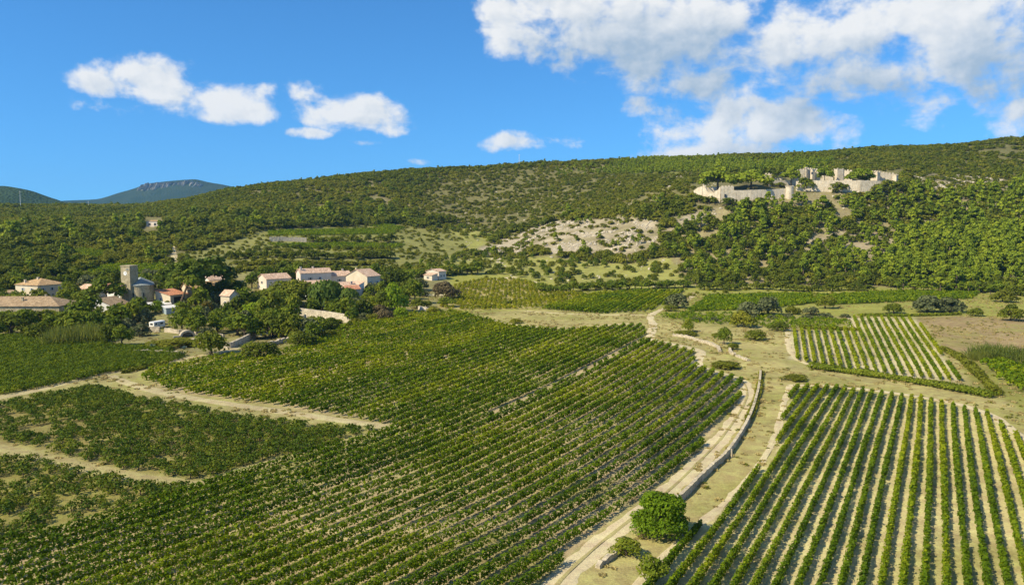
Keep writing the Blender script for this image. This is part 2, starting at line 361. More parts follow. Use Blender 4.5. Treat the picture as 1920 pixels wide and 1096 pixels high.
# ------------------------------------------------------------------ land cover (image outlines of places, dropped on the ground)
MAIN = [(-60,1130),(-60,1045),(0,1022),(130,988),(240,962),(330,925),(410,905),(500,872),(620,838),(745,800),(640,780),(480,755),(330,735),(262,712),(290,692),(420,668),(500,668),(570,645),(640,612),(760,588),(850,584),(905,598),(960,613),(1060,621),(1150,612),(1205,612),(1214,640),(1262,652),(1308,662),(1298,684),(1340,700),(1392,716),(1388,745),(1324,828),(1250,896),(1176,948),(1092,1020),(1000,1110),(960,1160)]
RIGHT = [(1486,728),(1560,728),(1740,752),(1850,778),(1930,836),(1990,900),(2100,1160),(1150,1160),(1215,1090),(1300,1000),(1385,928),(1455,842),(1470,775)]
MIDR = [(1480,620),(1605,618),(1590,596),(1715,596),(1740,630),(1775,680),(1805,716),(1700,706),(1560,690),(1480,672)]
LTOP = [(-80,628),(60,632),(200,648),(290,655),(343,668),(325,680),(200,702),(60,730),(-80,758)]
LMID = [(-60,775),(60,745),(180,727),(262,748),(420,775),(560,795),(695,806),(620,832),(480,868),(400,896),(350,896),(240,880),(110,850),(-60,812)]
LBOT = [(-60,848),(60,862),(180,890),(300,910),(375,915),(330,930),(240,955),(130,980),(0,1015),(-60,1035)]
C1 = [(830,562),(850,535),(900,524),(965,522),(1010,532),(1080,548),(1100,553),(1010,577),(900,582),(820,578)]
C2 = [(1012,579),(1110,551),(1190,545),(1283,545),(1268,562),(1215,583),(1130,588)]
RS1 = [(1290,584),(1330,556),(1520,552),(1530,568),(1430,580)]
RS2 = [(1530,556),(1700,547),(1835,549),(1820,560),(1600,570),(1540,572)]
RS3 = [(1230,592),(1290,586),(1430,590),(1590,600),(1600,614),(1490,616),(1300,606)]
T_A = [(503,433),(620,431),(742,429),(740,439),(600,441),(505,442)]
T_B = [(690,424),(720,419),(760,428),(745,433)]
T_C = [(500,459),(640,456),(760,459),(740,466),(560,467)]
VT = [(150,515),(200,497),(235,497),(300,495),(330,505),(290,520),(170,528)]
VT2 = [(120,472),(160,463),(205,474),(190,490),(140,487)]
FARR = [(1830,668),(1920,690),(1990,720),(1990,760),(1880,715)]
COVER = [  # class, ground colour, chance of a plant per cell, mix {kind: weight}, crown width range, outline
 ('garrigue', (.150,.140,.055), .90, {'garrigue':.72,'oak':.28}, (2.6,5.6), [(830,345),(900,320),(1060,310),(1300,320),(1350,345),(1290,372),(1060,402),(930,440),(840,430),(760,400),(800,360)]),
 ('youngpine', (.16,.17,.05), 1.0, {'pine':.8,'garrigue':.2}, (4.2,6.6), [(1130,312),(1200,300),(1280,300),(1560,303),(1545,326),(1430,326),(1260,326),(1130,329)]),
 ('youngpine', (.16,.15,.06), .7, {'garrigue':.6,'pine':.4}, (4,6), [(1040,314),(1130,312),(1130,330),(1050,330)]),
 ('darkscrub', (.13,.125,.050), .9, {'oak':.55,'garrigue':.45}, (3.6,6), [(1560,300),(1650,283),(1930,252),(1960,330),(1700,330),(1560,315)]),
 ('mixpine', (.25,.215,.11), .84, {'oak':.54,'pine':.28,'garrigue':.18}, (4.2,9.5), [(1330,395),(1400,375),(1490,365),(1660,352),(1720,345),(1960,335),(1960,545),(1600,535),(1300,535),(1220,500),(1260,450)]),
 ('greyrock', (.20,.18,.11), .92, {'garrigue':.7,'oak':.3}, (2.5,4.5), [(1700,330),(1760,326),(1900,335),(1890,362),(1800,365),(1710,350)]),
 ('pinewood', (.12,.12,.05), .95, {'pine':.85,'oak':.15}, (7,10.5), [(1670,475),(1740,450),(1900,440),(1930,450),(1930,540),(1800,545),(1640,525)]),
 ('slopemix', (.26,.26,.070), .50, {'garrigue':.5,'oak':.2,'broad':.3}, (3,5.5), [(740,440),(860,425),(930,440),(890,480),(1000,480),(1180,495),(1260,480),(1300,535),(1100,545),(980,520),(880,520),(800,505),(740,510)]),
 ('terraces', (.20,.20,.060), .46, {'garrigue':.8,'oak':.2}, (2,3.6), [(340,475),(440,450),(500,430),(740,418),(860,440),(880,470),(780,500),(720,512),(560,506),(470,520),(420,520),(360,500)]),
 ('rock', (.36,.31,.215), .40, {'garrigue':.75,'oak':.15,'pine':.1}, (2.4,5.6), [(885,478),(905,464),(985,432),(1050,412),(1120,412),(1180,406),(1235,416),(1240,432),(1290,405),(1345,394),(1335,412),(1290,428),(1245,442),(1235,462),(1180,482),(1060,474),(960,476)]),
 ('slopeclear', (.30,.255,.165), .72, {'oak':.6,'pine':.4}, (4,7), [(1480,455),(1560,435),(1610,430),(1690,440),(1700,462),(1600,490),(1500,480)]),
 ('greenbank', (.25,.255,.055), .22, {'garrigue':1.}, (1.6,3.2), [(980,520),(1100,545),(1300,535),(1600,535),(1860,548),(1960,560),(1960,600),(1700,592),(1590,592),(1430,592),(1230,595),(1200,600),(1000,590),(860,590),(800,560),(810,520),(880,512)]),
 ('dry', (.335,.295,.118), 0.0, {}, (1,2), [(860,588),(1000,580),(1200,586),(1240,590),(1330,600),(1480,610),(1480,690),(1560,695),(1720,715),(1880,760),(1990,850),(1990,1000),(1400,1140),(1000,1140),(1250,940),(1400,760),(1300,670),(1200,618),(960,612)]),
 ('village', (.215,.20,.085), 0.0, {}, (1,2), [(-80,640),(-80,560),(60,540),(300,520),(480,512),(720,512),(840,520),(850,585),(760,590),(640,612),(570,645),(480,665),(340,668),(200,645)]),
 ('fallow', (.27,.205,.100), 0.0, {}, (1,2), [(1718,596),(1800,592),(2000,600),(2000,668),(1840,668),(1770,655)]),
 ('rightbank', (.20,.20,.05), .0, {}, (1,2), [(1770,655),(1850,662),(2000,690),(2000,830),(1880,750),(1820,718)]),
]
SOIL = [('soil', (.37,.30,.165), MAIN), ('soil', (.47,.415,.205), RIGHT), ('soil', (.47,.42,.27), MIDR), ('soil', (.20,.20,.050), LTOP), ('soil', (.215,.190,.065), LMID), ('soil', (.225,.205,.060), LBOT),
        ('soil', (.36,.31,.12), C1), ('soil', (.26,.25,.09), C2), ('soil', (.20,.215,.05), RS1), ('soil', (.20,.215,.05), RS2), ('soil', (.26,.24,.09), RS3), ('soil', (.17,.20,.04), T_A), ('soil', (.17,.20,.04), T_B), ('soil', (.17,.20,.04), T_C), ('soil', (.13,.16,.035), VT), ('soil', (.15,.16,.04), VT2), ('soil', (.22,.2,.07), FARR)]
def cover_of(X, Y, Z, wob=True):
    """index into COVER+SOIL for ground points (-1: oak scrub / far ground, -2: near grass)"""
    px, py = to_px(X, Y, Z)
    if wob:
        k = np.clip(1478 / np.maximum(Y, 60), 0, 12)
        px = px + (fbm(X, Y, 14, 3) - .5) * 12 * np.minimum(k, 4); py = py + (fbm(X + 77, Y, 14, 3) - .5) * 4
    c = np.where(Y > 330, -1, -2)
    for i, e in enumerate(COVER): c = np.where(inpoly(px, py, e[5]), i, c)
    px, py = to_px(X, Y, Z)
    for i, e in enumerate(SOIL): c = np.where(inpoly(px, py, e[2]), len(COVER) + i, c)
    return c
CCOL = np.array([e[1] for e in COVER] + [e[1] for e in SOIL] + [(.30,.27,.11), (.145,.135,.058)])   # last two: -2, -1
def make_ground():
    a = np.concatenate([np.linspace(-1.9, -.82, 30)[:-1], np.linspace(-.82, .82, 560), np.linspace(.82, 1.9, 30)[1:]])
    y = np.concatenate([[20, 40], 55 * (1300/55) ** np.linspace(0, 1, 430), [1400, 1550, 1800, 2200, 2800, 3600, 5000, 7000, 9400]])
    A, Yv = np.meshgrid(a, y); X = A * Yv; Z = height(X, Yv)
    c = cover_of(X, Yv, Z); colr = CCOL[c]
    # soften class edges a little and vary patches
    k = np.array([.25, .5, .25])
    for ax in (0, 1):
        for ch in range(3):
            p = np.pad(colr[..., ch], 1, mode='edge')
            colr[..., ch] = (p[:-2, 1:-1] + 2*p[1:-1, 1:-1] + p[2:, 1:-1]) / 4 if ax == 0 else (p[1:-1, :-2] + 2*p[1:-1, 1:-1] + p[1:-1, 2:]) / 4
    # weeds in the vineyard alleys and green flushes in the dry grass
    px, py = to_px(X, Yv, Z); w = np.clip((fbm(X, Yv, 11, 4) - .46) * 4, 0, 1)[..., None]
    near = ((Yv < 400) & (c != -1))[..., None]
    colr = np.where(near, colr * (1 - .6*w) + np.array([.22, .22, .055]) * .6 * w, colr)
    w2 = np.clip((fbm(X + 90, Yv, 23, 3) - .5) * 4, 0, 1)[..., None]
    colr = np.where((c == -1)[..., None], colr * (1 - .5*w2) + np.array([.24, .20, .105]) * .5 * w2, colr)
    rk = np.array([e[0] in ('rock', 'greyrock', 'slopeclear') for e in COVER] + [False]*(len(SOIL) + 2))[c]
    w3 = np.clip((fbm(X*.6 + Yv*.5, Yv, 13, 4) - .44)*4.5, 0, 1)[..., None]
    colr = np.where(rk[..., None], colr*(1 - .75*w3) + np.array([.20, .175, .085])*.75*w3, colr)
    V = np.stack([X, Yv, Z], -1).reshape(-1, 3); n1, n2 = X.shape
    # one sheet all round: a plain apron behind and beside the camera
    i = np.arange(n1*n2).reshape(n1, n2)
    f = np.stack([i[:-1, :-1], i[:-1, 1:], i[1:, 1:], i[1:, :-1]], -1).reshape(-1, 4)
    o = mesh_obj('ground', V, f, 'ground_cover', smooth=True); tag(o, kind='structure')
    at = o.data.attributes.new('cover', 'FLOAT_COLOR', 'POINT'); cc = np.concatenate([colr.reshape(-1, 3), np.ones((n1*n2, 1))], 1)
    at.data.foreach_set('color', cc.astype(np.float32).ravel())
    S = 9400.0
    v = [(-S, -600, -.3), (S, -600, -.3), (S, S/1.9, -.3), (38, 20, -.3), (-38, 20, -.3), (-S, S/1.9, -.3)]
    o2 = mesh_obj('ground', v, [(0, 1, 2, 3, 4, 5)], 'ground_plain'); tag(o2, kind='structure')
groundmat('ground_plain', False, (.26,.235,.10), .4)
make_ground()
def resample(P, step):
    P = np.asarray(P, float); d = np.concatenate([[0], np.cumsum(np.linalg.norm(np.diff(P[:, :2], axis=0), axis=1))])
    n = max(2, int(d[-1] / step) + 1); t = np.linspace(0, d[-1], n)
    return np.stack([np.interp(t, d, P[:, k]) for k in range(P.shape[1])], 1)
def smooth_line(P, it=3):
    P = np.array(P, float)
    for _ in range(it):
        Q = [P[0]]
        for i in range(len(P)-1): Q += [P[i]*.75 + P[i+1]*.25, P[i]*.25 + P[i+1]*.75]
        Q.append(P[-1]); P = np.array(Q)
    return P
def track(name, pix, width, mat='track_dirt', lift=.05, ruts=True):
    P = np.array([ground(*p) for p in pix]); L = resample(smooth_line(P, 3), 1.2)[:, :2]
    T = np.gradient(L, axis=0); T /= np.linalg.norm(T, axis=1, keepdims=True) + 1e-9; Nn = np.stack([-T[:, 1], T[:, 0]], 1)
    k = 9; off = np.linspace(-.5, .5, k); n = len(L); s = np.arange(n) * 1.2
    wv = width * (1 + .30 * (fbm(s, s*0 + width*7, 6, 3) - .5)*2)
    V = np.empty((n, k, 3))
    for j in range(k):
        jit = (fbm(s + j*31, s*0 + 5, 2.4, 3) - .5) * 1.3 * (1 if j in (0, k-1) else 0)
        xy = L + Nn * ((off[j] * wv + jit)[:, None]); V[:, j, :2] = xy
        z = height(xy[:, 0], xy[:, 1]) + lift
        if j in (0, k-1): z = z - lift - .03
        if ruts and j in (2, 6): z = z - .05
        V[:, j, 2] = z
    i = np.arange(n*k).reshape(n, k); f = np.stack([i[:-1, :-1], i[:-1, 1:], i[1:, 1:], i[1:, :-1]], -1).reshape(-1, 4)
    return tag(mesh_obj(name, V.reshape(-1, 3), f, mat, smooth=True), kind='structure')
MAINTRACK = [(1305,548),(1290,562),(1240,580),(1215,592),(1226,606),(1222,622),(1216,636),(1262,645),(1312,656),(1316,664),(1304,676),(1310,688),(1350,700),(1392,712),(1404,735),(1393,765),(1354,822),(1290,888),(1236,935),(1188,970),(1148,1000),(1098,1042),(1048,1090),(1012,1135)]
track('dirt_track', MAINTRACK, 3.3)
track('grass_median', MAINTRACK[11:], .55, 'track_grass', lift=.10, ruts=False)
track('dirt_track', [(-70,758),(0,744),(60,733),(120,717),(200,700),(330,675),(400,664),(440,652),(470,632),(500,622)], 4.6, 'track_dull')
track('dirt_track', [(205,704),(250,722),(330,742),(430,757),(600,782),(690,795),(742,802)], 3.6, 'track_dull')
track('grass_lane', [(-60,828),(0,838),(120,868),(250,893),(370,908)], 3.4, 'track_grass')
track('grass_lane', [(372,908),(430,886),(500,868),(620,836),(700,812),(745,802)], 2.2, 'track_grass')
track('footpath', [(1480,724),(1466,770),(1450,838),(1382,925),(1292,998),(1210,1078),(1180,1115)], 1.3)
track('headland_path', [(1478,722),(1560,722),(1740,745),(1850,770),(1925,825)], 2.4)
track('footpath', [(862,590),(905,594),(960,610),(1060,616),(1180,606)], 1.6)
track('footpath', [(985,583),(1060,588),(1140,590),(1205,590)], 1.3)
track('dirt_track', [(322,462),(326,478),(330,492)], 4.0)
track('dirt_track', [(905,527),(940,522),(968,519)], 5)
track('footpath', [(1000,527),(1030,538),(1080,548),(1108,551)], 2.2)
track('dirt_track', [(780,552),(810,553),(850,552)], 5)
track('headland_path', [(1477,608),(1477,672),(1560,694),(1700,711),(1800,722)], 2.0)
track('footpath', [(1590,596),(1608,618)], 3.5)

# ------------------------------------------------------------------ far hills
def far_hill(name, pts, Y, depth, mat, rows=26, step=6, rough=6, foot=-80):
    """A ridge seen against the sky: outline in the image at distance Y, with real slopes to front and back."""
    pts = np.array(pts, float); xs = np.arange(pts[0, 0], pts[-1, 0] + 1, step)
    py = pchip(pts[:, 0], pts[:, 1], xs); a = (xs - 960)/F; top = H + slope_of(py)*Y
    V = []
    for j in range(rows):
        t = j/(rows-1)*2 - 1; y = Y + t*depth; k = (1 - abs(t))**1.25
        X = a*Y*(1 + .12*t)
        z = foot + (top - foot)*k + (fbm(X, X*0 + y, depth*.25, 4) - .5)*2*rough*(1 - .75*k)*min(1, k*6 + .1)
        V.append(np.stack([X, X*0 + y, z], 1))
    V = np.array(V); n1, n2 = V.shape[:2]; i = np.arange(n1*n2).reshape(n1, n2)
    f = np.stack([i[:-1, :-1], i[:-1, 1:], i[1:, 1:], i[1:, :-1]], -1).reshape(-1, 4)
    return tag(mesh_obj(name, V.reshape(-1, 3), f, mat, smooth=True), kind='structure')
def hillmat(name, c1, c2, scale):
    m, nt, N, L = newmat(name); tc = N('ShaderNodeTexCoord'); n = N('ShaderNodeTexNoise'); n.inputs['Scale'].default_value = scale; n.inputs['Detail'].default_value = 10; n.inputs['Roughness'].default_value = .7; L(tc.outputs['Object'], n.inputs['Vector'])
    v = N('ShaderNodeTexVoronoi'); v.inputs['Scale'].default_value = scale*9; L(tc.outputs['Object'], v.inputs['Vector'])
    mr = N('ShaderNodeMapRange'); mr.inputs[1].default_value = .38; mr.inputs[2].default_value = .62; L(n.outputs[0], mr.inputs[0])
    mix = N('ShaderNodeMix', data_type='RGBA'); mix.inputs[6].default_value = rgb(c1); mix.inputs[7].default_value = rgb(c2); L(mr.outputs[0], mix.inputs[0])
    b = N('ShaderNodeBump'); b.inputs['Strength'].default_value = .8; b.inputs['Distance'].default_value = 6; L(v.outputs['Distance'], b.inputs['Height'])
    p = N('ShaderNodeBsdfPrincipled'); p.inputs['Roughness'].default_value = .95; p.inputs['Specular IOR Level'].default_value = .05; L(mix.outputs[2], p.inputs['Base Color']); L(b.outputs[0], p.inputs['Normal'])
    o = N('ShaderNodeOutputMaterial'); L(p.outputs[0], o.inputs[0])
hillmat('hill_forest', (.024,.048,.016), (.042,.070,.022), .012)
hillmat('hill_far', (.016,.036,.018), (.034,.054,.024), .006)
hillmat('hill_bare', (.09,.09,.06), (.16,.14,.09), .004)
stonemat('cliff_rock', (.14,.14,.11), (.36,.34,.28), .02, .6, dirt=.3)
far_hill('hill', [(-700,360),(-300,348),(-120,350),(-40,347),(0,344),(20,342),(55,348),(90,361),(125,374),(170,387),(260,398),(420,410)], 2600, 900, 'hill_forest', rough=14)
far_hill('hill', [(-500,380),(-200,382),(60,380),(130,373),(185,371),(235,357),(262,348),(285,340),(320,335),(350,332),(372,331),(395,336),(440,345),(475,358),(540,380),(700,395)], 6000, 1500, 'hill_far', rough=22)
far_hill('hill', [(640,352),(740,334),(765,327),(790,323),(810,325),(840,335),(940,350)], 7600, 1200, 'hill_bare', rough=20)
def cliffs():
    """pale limestone buttresses along the brow of the far mountain"""
    c = empty('cliff', (0, 0, 0)); tag(c, kind='structure')
    Y = 5835
    for k, px in enumerate(np.arange(264, 382, 4.2)):
        r = random.Random(k); top = float(np.interp(px, [262,272,300,335,352,372,385], [351,343,341,341,337,340,346])) + r.uniform(0, 2.5)
        hgt = r.uniform(6, 12) if px < 355 else r.uniform(3.5, 7)
        if r.random() < .06: continue
        w = r.uniform(2.2, 4.6); u = (px - 960)/F; d = r.uniform(-25, 25)
        zt = H + float(slope_of(top))*(Y + d); zb = H + float(slope_of(top + hgt))*(Y + d) - 25
        x0 = u*Y; hw = w/F*Y/2
        V = []
        for z, s, b in ((zb, 1.25, -60), (zb*.5 + zt*.5, 1.05, -25), (zt - 4, .85, 0), (zt, .5, 25)):
            for q in range(7):
                an = math.pi + math.pi*q/6
                V.append((x0 + math.cos(an)*hw*s*r.uniform(.8, 1.2), Y + d + math.sin(an)*28*s*r.uniform(.7, 1.2) + b + 30, z + r.uniform(-6, 6)))
            V.append((x0, Y + d + 160, z))
        fs = []
        for j in range(3):
            for q in range(8): fs.append((j*8+q, j*8+(q+1) % 8, (j+1)*8+(q+1) % 8, (j+1)*8+q))
        fs.append(tuple(24+q for q in range(8)))
        mesh_obj('cliff_buttress', V, fs, 'cliff_rock', c)
cliffs()

# ------------------------------------------------------------------ vines
_yy = np.linspace(0, 400, 1601)
_g = np.interp(_yy, [0, 85, 118, 150, 200, 280, 400], [.72, .70, .61, .53, .46, .40, .36])
_G = np.concatenate([[0], np.cumsum((_g[1:] + _g[:-1])/2 * np.diff(_yy))])
def Gy(y): return np.interp(y, _yy, _G)
ORD = ['first', 'second', 'third'] + []
def ordinal(n):
    return f"{n}{'th' if 10 <= n % 100 <= 20 else {1: 'st', 2: 'nd', 3: 'rd'}.get(n % 10, 'th')}"
def vine_leaves(xy, tdir, vig, dist, wid, hgt, seed, per=1.0, tone=.21):
    """leaf clumps along a row: xy (n,2) points every .5 m, vig (n) 0..1"""
    r = np.random.default_rng(seed)
    lod = np.clip(110.0/dist, .22, 1.3)
    cnt = r.poisson(np.maximum(vig, 0) * 33 * lod**1.3 * per)
    idx = np.repeat(np.arange(len(xy)), cnt); n = len(idx)
    if n == 0: return None
    size = (.31 / lod[idx]**.68) * r.uniform(.7, 1.25, n)
    th = r.uniform(0, 2*np.pi, n); rad = np.sqrt(r.uniform(.25, 1, n))
    vg = vig[idx]; w = wid*(.55 + .45*vg)*.5; hh = hgt*(.62 + .38*vg)
    lat = np.cos(th)*rad*w + r.normal(0, .05, n); zz = hh*.60 + np.sin(th)*rad*hh*.40
    shoot = r.random(n) < .05; zz = np.where(shoot, zz + r.uniform(.1, .35, n), zz)
    al = r.uniform(-.32, .32, n); nx = -tdir[idx, 1]; ny = tdir[idx, 0]
    x = xy[idx, 0] + tdir[idx, 0]*al + nx*lat; y = xy[idx, 1] + tdir[idx, 1]*al + ny*lat
    c = np.stack([x, y, height(x, y) + np.maximum(zz, .12)], 1)
    nr = np.stack([nx*np.cos(th), ny*np.cos(th), np.sin(th) + .35], 1) + r.normal(0, .55, (n, 3))
    inner = r.random(n) < .30          # leaves deeper inside the row
    c[inner, 0] = xy[idx[inner], 0] + tdir[idx[inner], 0]*al[inner] + nx[inner]*lat[inner]*.45; c[inner, 1] = xy[idx[inner], 1] + tdir[idx[inner], 1]*al[inner] + ny[inner]*lat[inner]*.45
    size = np.where(inner, size*1.75, size)
    v, f = quads(c, nr, size, r=r)
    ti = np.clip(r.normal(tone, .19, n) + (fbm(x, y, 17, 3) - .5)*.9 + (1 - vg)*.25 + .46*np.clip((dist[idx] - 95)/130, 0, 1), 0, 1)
    return v, f, ti
def trunk_mesh(xy, vig, seed):
    r = np.random.default_rng(seed); keep = (np.arange(len(xy)) % 2 == 0) & (vig > .25); p = xy[keep]
    if len(p) == 0: return None
    mb = MB()
    for (x, y), j in zip(p, r.uniform(-.1, .1, (len(p), 2))):
        z = float(height(x, y)); mb.tube([(x, y, z - .05), (x + j[0]*.5, y + j[1]*.5, z + .35), (x + j[0], y + j[1], z + .75)], [.05, .04, .03], 4)
    return mb
def vine_row(P, label, group, wid=.95, hgt=1.5, seed=0, gap=.0, per=1.0, name='vine_row', trunks=False, vmin=.35, mat='leaf_vine', tone=.21):
    L = resample(P, .5); T = np.gradient(L, axis=0); T /= np.linalg.norm(T, axis=1, keepdims=True) + 1e-9
    r = np.random.default_rng(seed + 1000); s = np.arange(len(L))*.5
    vig = np.clip(.30 + 1.2*fbm(L[:, 0], L[:, 1], 16, 3) + (vnoise(s/1.0, s*0 + seed*3.7) - .5)*.40, vmin, 1.15)
    vig = np.where(vnoise(s/1.9 + 50, s*0 + seed*1.37) < gap, .03, vig)
    d = np.hypot(L[:, 0], L[:, 1])
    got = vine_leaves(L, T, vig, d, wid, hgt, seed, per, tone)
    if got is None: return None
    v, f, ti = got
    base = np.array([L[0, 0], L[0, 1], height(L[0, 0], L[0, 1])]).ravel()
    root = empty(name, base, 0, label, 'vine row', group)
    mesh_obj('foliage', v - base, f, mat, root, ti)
    if trunks:
        mb = trunk_mesh(L, vig, seed)
        if mb: mesh_obj('stems', np.array(mb.v) - base, mb.f, 'bark', root)
    return root
def clip_runs(xy, poly):
    px, py = to_px(xy[:, 0], xy[:, 1], height(xy[:, 0], xy[:, 1]))
    m = inpoly(px, py, poly); runs = []; i = 0
    while i < len(m):
        if m[i]:
            j = i
            while j < len(m) and m[j]: j += 1
            if j - i > 5: runs.append(xy[i:j])
            i = j
        else: i += 1
    return runs
def main_field():
    y = np.arange(60, 380, .5); n = 0; step = 3.0
    x_right = 3.5 - Gy(83) + 7
    for k in range(110):
        x0 = x_right - k*step
        xy = np.stack([x0 + Gy(y) + np.sin(y/23 + k*.07)*.15, y], 1)
        runs = clip_runs(xy, MAIN)
        if not runs: continue
        n += 1
        for q, run in enumerate(runs):
            lane = (14 <= k <= 15)
            far = run[:, 1] > 150
            if k == 19:      # the tractor lane splits the field here
                vine_row(run[run[:, 1] > 150], 'thin broken vine row along the pale tractor lane in the middle field', 'vine rows of the large middle field', .6, .9, seed=k*7 + q, gap=.42, per=.6)
                run = run[run[:, 1] <= 150]
                if len(run) < 6: continue
            lab = f"{ordinal(n)} vine row of the large middle field counting left from the winding dirt track"
            if n == 1: lab = 'outermost vine row of the large middle field, along the winding dirt track'
            if n > 1: lab = f"{ordinal(n)} vine row of the middle field, counted from the winding track"
            if q: lab += f", part {'two' if q == 1 else 'three' if q == 2 else 'four'}"
            vine_row(run, lab, 'vine rows of the large middle field', 1.30, 1.5, seed=k*7 + q, gap=.03 + .10*min(1, max(0, (k - 22)/12)), vmin=.45, trunks=(k < 26 and False), per=1.0)
main_field()
def right_field():
    y = np.arange(60, 190, .5); n = 0; s = .5386
    # leftmost row at the top passes through (1487,735)
    p = ground(1487, 740); x_left = p[0] - s*p[1]
    for k in range(-2, 40):
        xy = np.stack([x_left + k*2.18 + s*y + np.sin(y/17 + k)*.12, y], 1)
        for q, run in enumerate(clip_runs(xy, RIGHT)):
            n += 1
            lab = 'shortest vine row of the striped right-hand field, beside the footpath' if n == 1 else f"{ordinal(n)} vine row of the striped right-hand field counting from the footpath"
            vine_row(run, lab, 'vine rows of the striped right-hand field', .86, 1.32, seed=500 + k, gap=.06, vmin=.42, per=1.05, tone=.36)
right_field()
def fan_field(tl, tr, bl, br, n, poly, name, grp, labf, seed, wid=.9, hgt=1.4, gap=.08, per=1.0, mat='leaf_vine'):
    c = 0
    for k in range(n):
        t = k/(n-1); A = ground(tl[0] + (tr[0]-tl[0])*t, tl[1] + (tr[1]-tl[1])*t); B = ground(bl[0] + (br[0]-bl[0])*t, bl[1] + (br[1]-bl[1])*t)
        L = resample(np.array([B[:2], A[:2]]), .5)
        for run in clip_runs(L, poly):
            c += 1; vine_row(run, labf(c), grp, wid, hgt, seed + k, gap, per, mat=mat)
fan_field((1460,590), (1712,590), (1468,725), (1806,725), 21, MIDR, 'vine_row', 'vine rows of the small striped plot beside the fallow field',
          lambda n: f"{ordinal(n)} vine row from the left in the small striped plot beside the brown fallow field", 900, 1.0, 1.5)
fan_field((1100,545), (1285,540), (940,598), (1205,600), 24, C2, 'vine_row', 'vine rows of the green plot above the dry grass',
          lambda n: f"{ordinal(n)} vine row from the left in the bright green plot above the dry grass", 1000, 1.2, 1.4, .05, 1.0)
# left-hand plots: old bush vines, each a plant of its own
def bush_vine_mesh(seed, hi=True):
    r = np.random.default_rng(seed); n = 90 if hi else 34
    th = r.uniform(0, 2*np.pi, n); ph = np.arccos(r.uniform(-.25, 1, n)); rad = r.uniform(.55, 1.05, n)*np.where(r.random(n) < .2, 1.3, 1)
    d = np.stack([np.sin(ph)*np.cos(th), np.sin(ph)*np.sin(th), np.cos(ph)], 1)
    c = d*rad[:, None]*np.array([.95, .95, .62]) + np.array([0, 0, .55]); c[:, 2] = np.maximum(c[:, 2], .1)
    v, f = quads(c, d + r.normal(0, .5, (n, 3)) + [0, 0, .3], (.36 if hi else .6)*r.uniform(.7, 1.3, n), r=r)
    return v, f, np.clip(r.normal(.45, .22, n), 0, 1)
def linkcopy(name, me, parent=None):
    o = bpy.data.objects.new(name, me); col.objects.link(o)
    if parent: o.parent = parent
    return o
PROTO = {}
def hide_proto(o): col.objects.unlink(o)
def gn_scatter(name, pts, scl, rot, var, protos, label=None):
    """One 'stuff' object: copies of the proto meshes on points (for what nobody could count)."""
    me = bpy.data.meshes.new(name); me.vertices.add(len(pts)); me.vertices.foreach_set('co', np.asarray(pts, np.float32).ravel())
    for nm, ar in (('s', scl), ('rz', rot)):
        at = me.attributes.new(nm, 'FLOAT', 'POINT'); at.data.foreach_set('value', np.asarray(ar, np.float32))
    at = me.attributes.new('var', 'INT', 'POINT'); at.data.foreach_set('value', np.asarray(var, np.int32))
    o = bpy.data.objects.new(name, me); col.objects.link(o); tag(o, label, None, None, 'stuff')
    g = bpy.data.node_groups.new(name, 'GeometryNodeTree'); g.is_modifier = True
    g.interface.new_socket('Geometry', in_out='INPUT', socket_type='NodeSocketGeometry'); g.interface.new_socket('Geometry', in_out='OUTPUT', socket_type='NodeSocketGeometry')
    gi = g.nodes.new('NodeGroupInput'); go = g.nodes.new('NodeGroupOutput'); jn = g.nodes.new('GeometryNodeJoinGeometry')
    def attr(n, t='FLOAT'):
        a = g.nodes.new('GeometryNodeInputNamedAttribute'); a.data_type = t; a.inputs[0].default_value = n; return [s for s in a.outputs if s.enabled][0]
    sv, rz, vr = attr('s'), attr('rz'), attr('var', 'INT')
    cr = g.nodes.new('ShaderNodeCombineXYZ'); g.links.new(rz, cr.inputs[2])
    for i, p in enumerate(protos):
        oi = g.nodes.new('GeometryNodeObjectInfo'); oi.inputs[0].default_value = p
        ip = g.nodes.new('GeometryNodeInstanceOnPoints'); g.links.new(gi.outputs[0], ip.inputs['Points']); g.links.new(oi.outputs['Geometry'], ip.inputs['Instance'])
        cmpn = g.nodes.new('FunctionNodeCompare'); cmpn.data_type = 'INT'; cmpn.operation = 'EQUAL'
        ins = [s for s in cmpn.inputs if s.enabled]; g.links.new(vr, ins[0]); ins[1].default_value = i
        g.links.new(cmpn.outputs[0], ip.inputs['Selection']); g.links.new(sv, ip.inputs['Scale']); g.links.new(cr.outputs[0], ip.inputs['Rotation'])
        g.links.new(ip.outputs[0], jn.inputs[0])
    g.links.new(jn.outputs[0], go.inputs[0])
    md = o.modifiers.new('scatter', 'NODES'); md.node_group = g
    return o
def proto(name, v, f, ti, mat, extra=None):
    """a mesh used for copies; the object itself is not placed in the scene"""
    o = mesh_obj(name, v, f, mat, None, ti); col.objects.unlink(o); return o
BV = [proto('foliage', *bush_vine_mesh(s), 'leaf_bush_vine') for s in range(6)]
leafmat('leaf_vine_green', (.045,.082,.005), (.100,.150,.008), (.200,.225,.014), .32)
BVG = [proto('foliage', *bush_vine_mesh(20 + s), 'leaf_vine_green') for s in range(4)]
BVL = [proto('foliage', *bush_vine_mesh(40 + s, False), 'leaf_bush_vine') for s in range(4)]
_mb = MB().tube([(0,0,-.05),(.04,.02,.25),(.0,.05,.5)], [.09,.07,.05], 5).tube([(.02,.02,.3),(.25,.1,.6)], [.05,.03], 4).tube([(.02,.02,.3),(-.2,-.15,.6)], [.05,.03], 4)
BVS = mesh_obj('stem', _mb.v, _mb.f, 'bark'); col.objects.unlink(BVS)
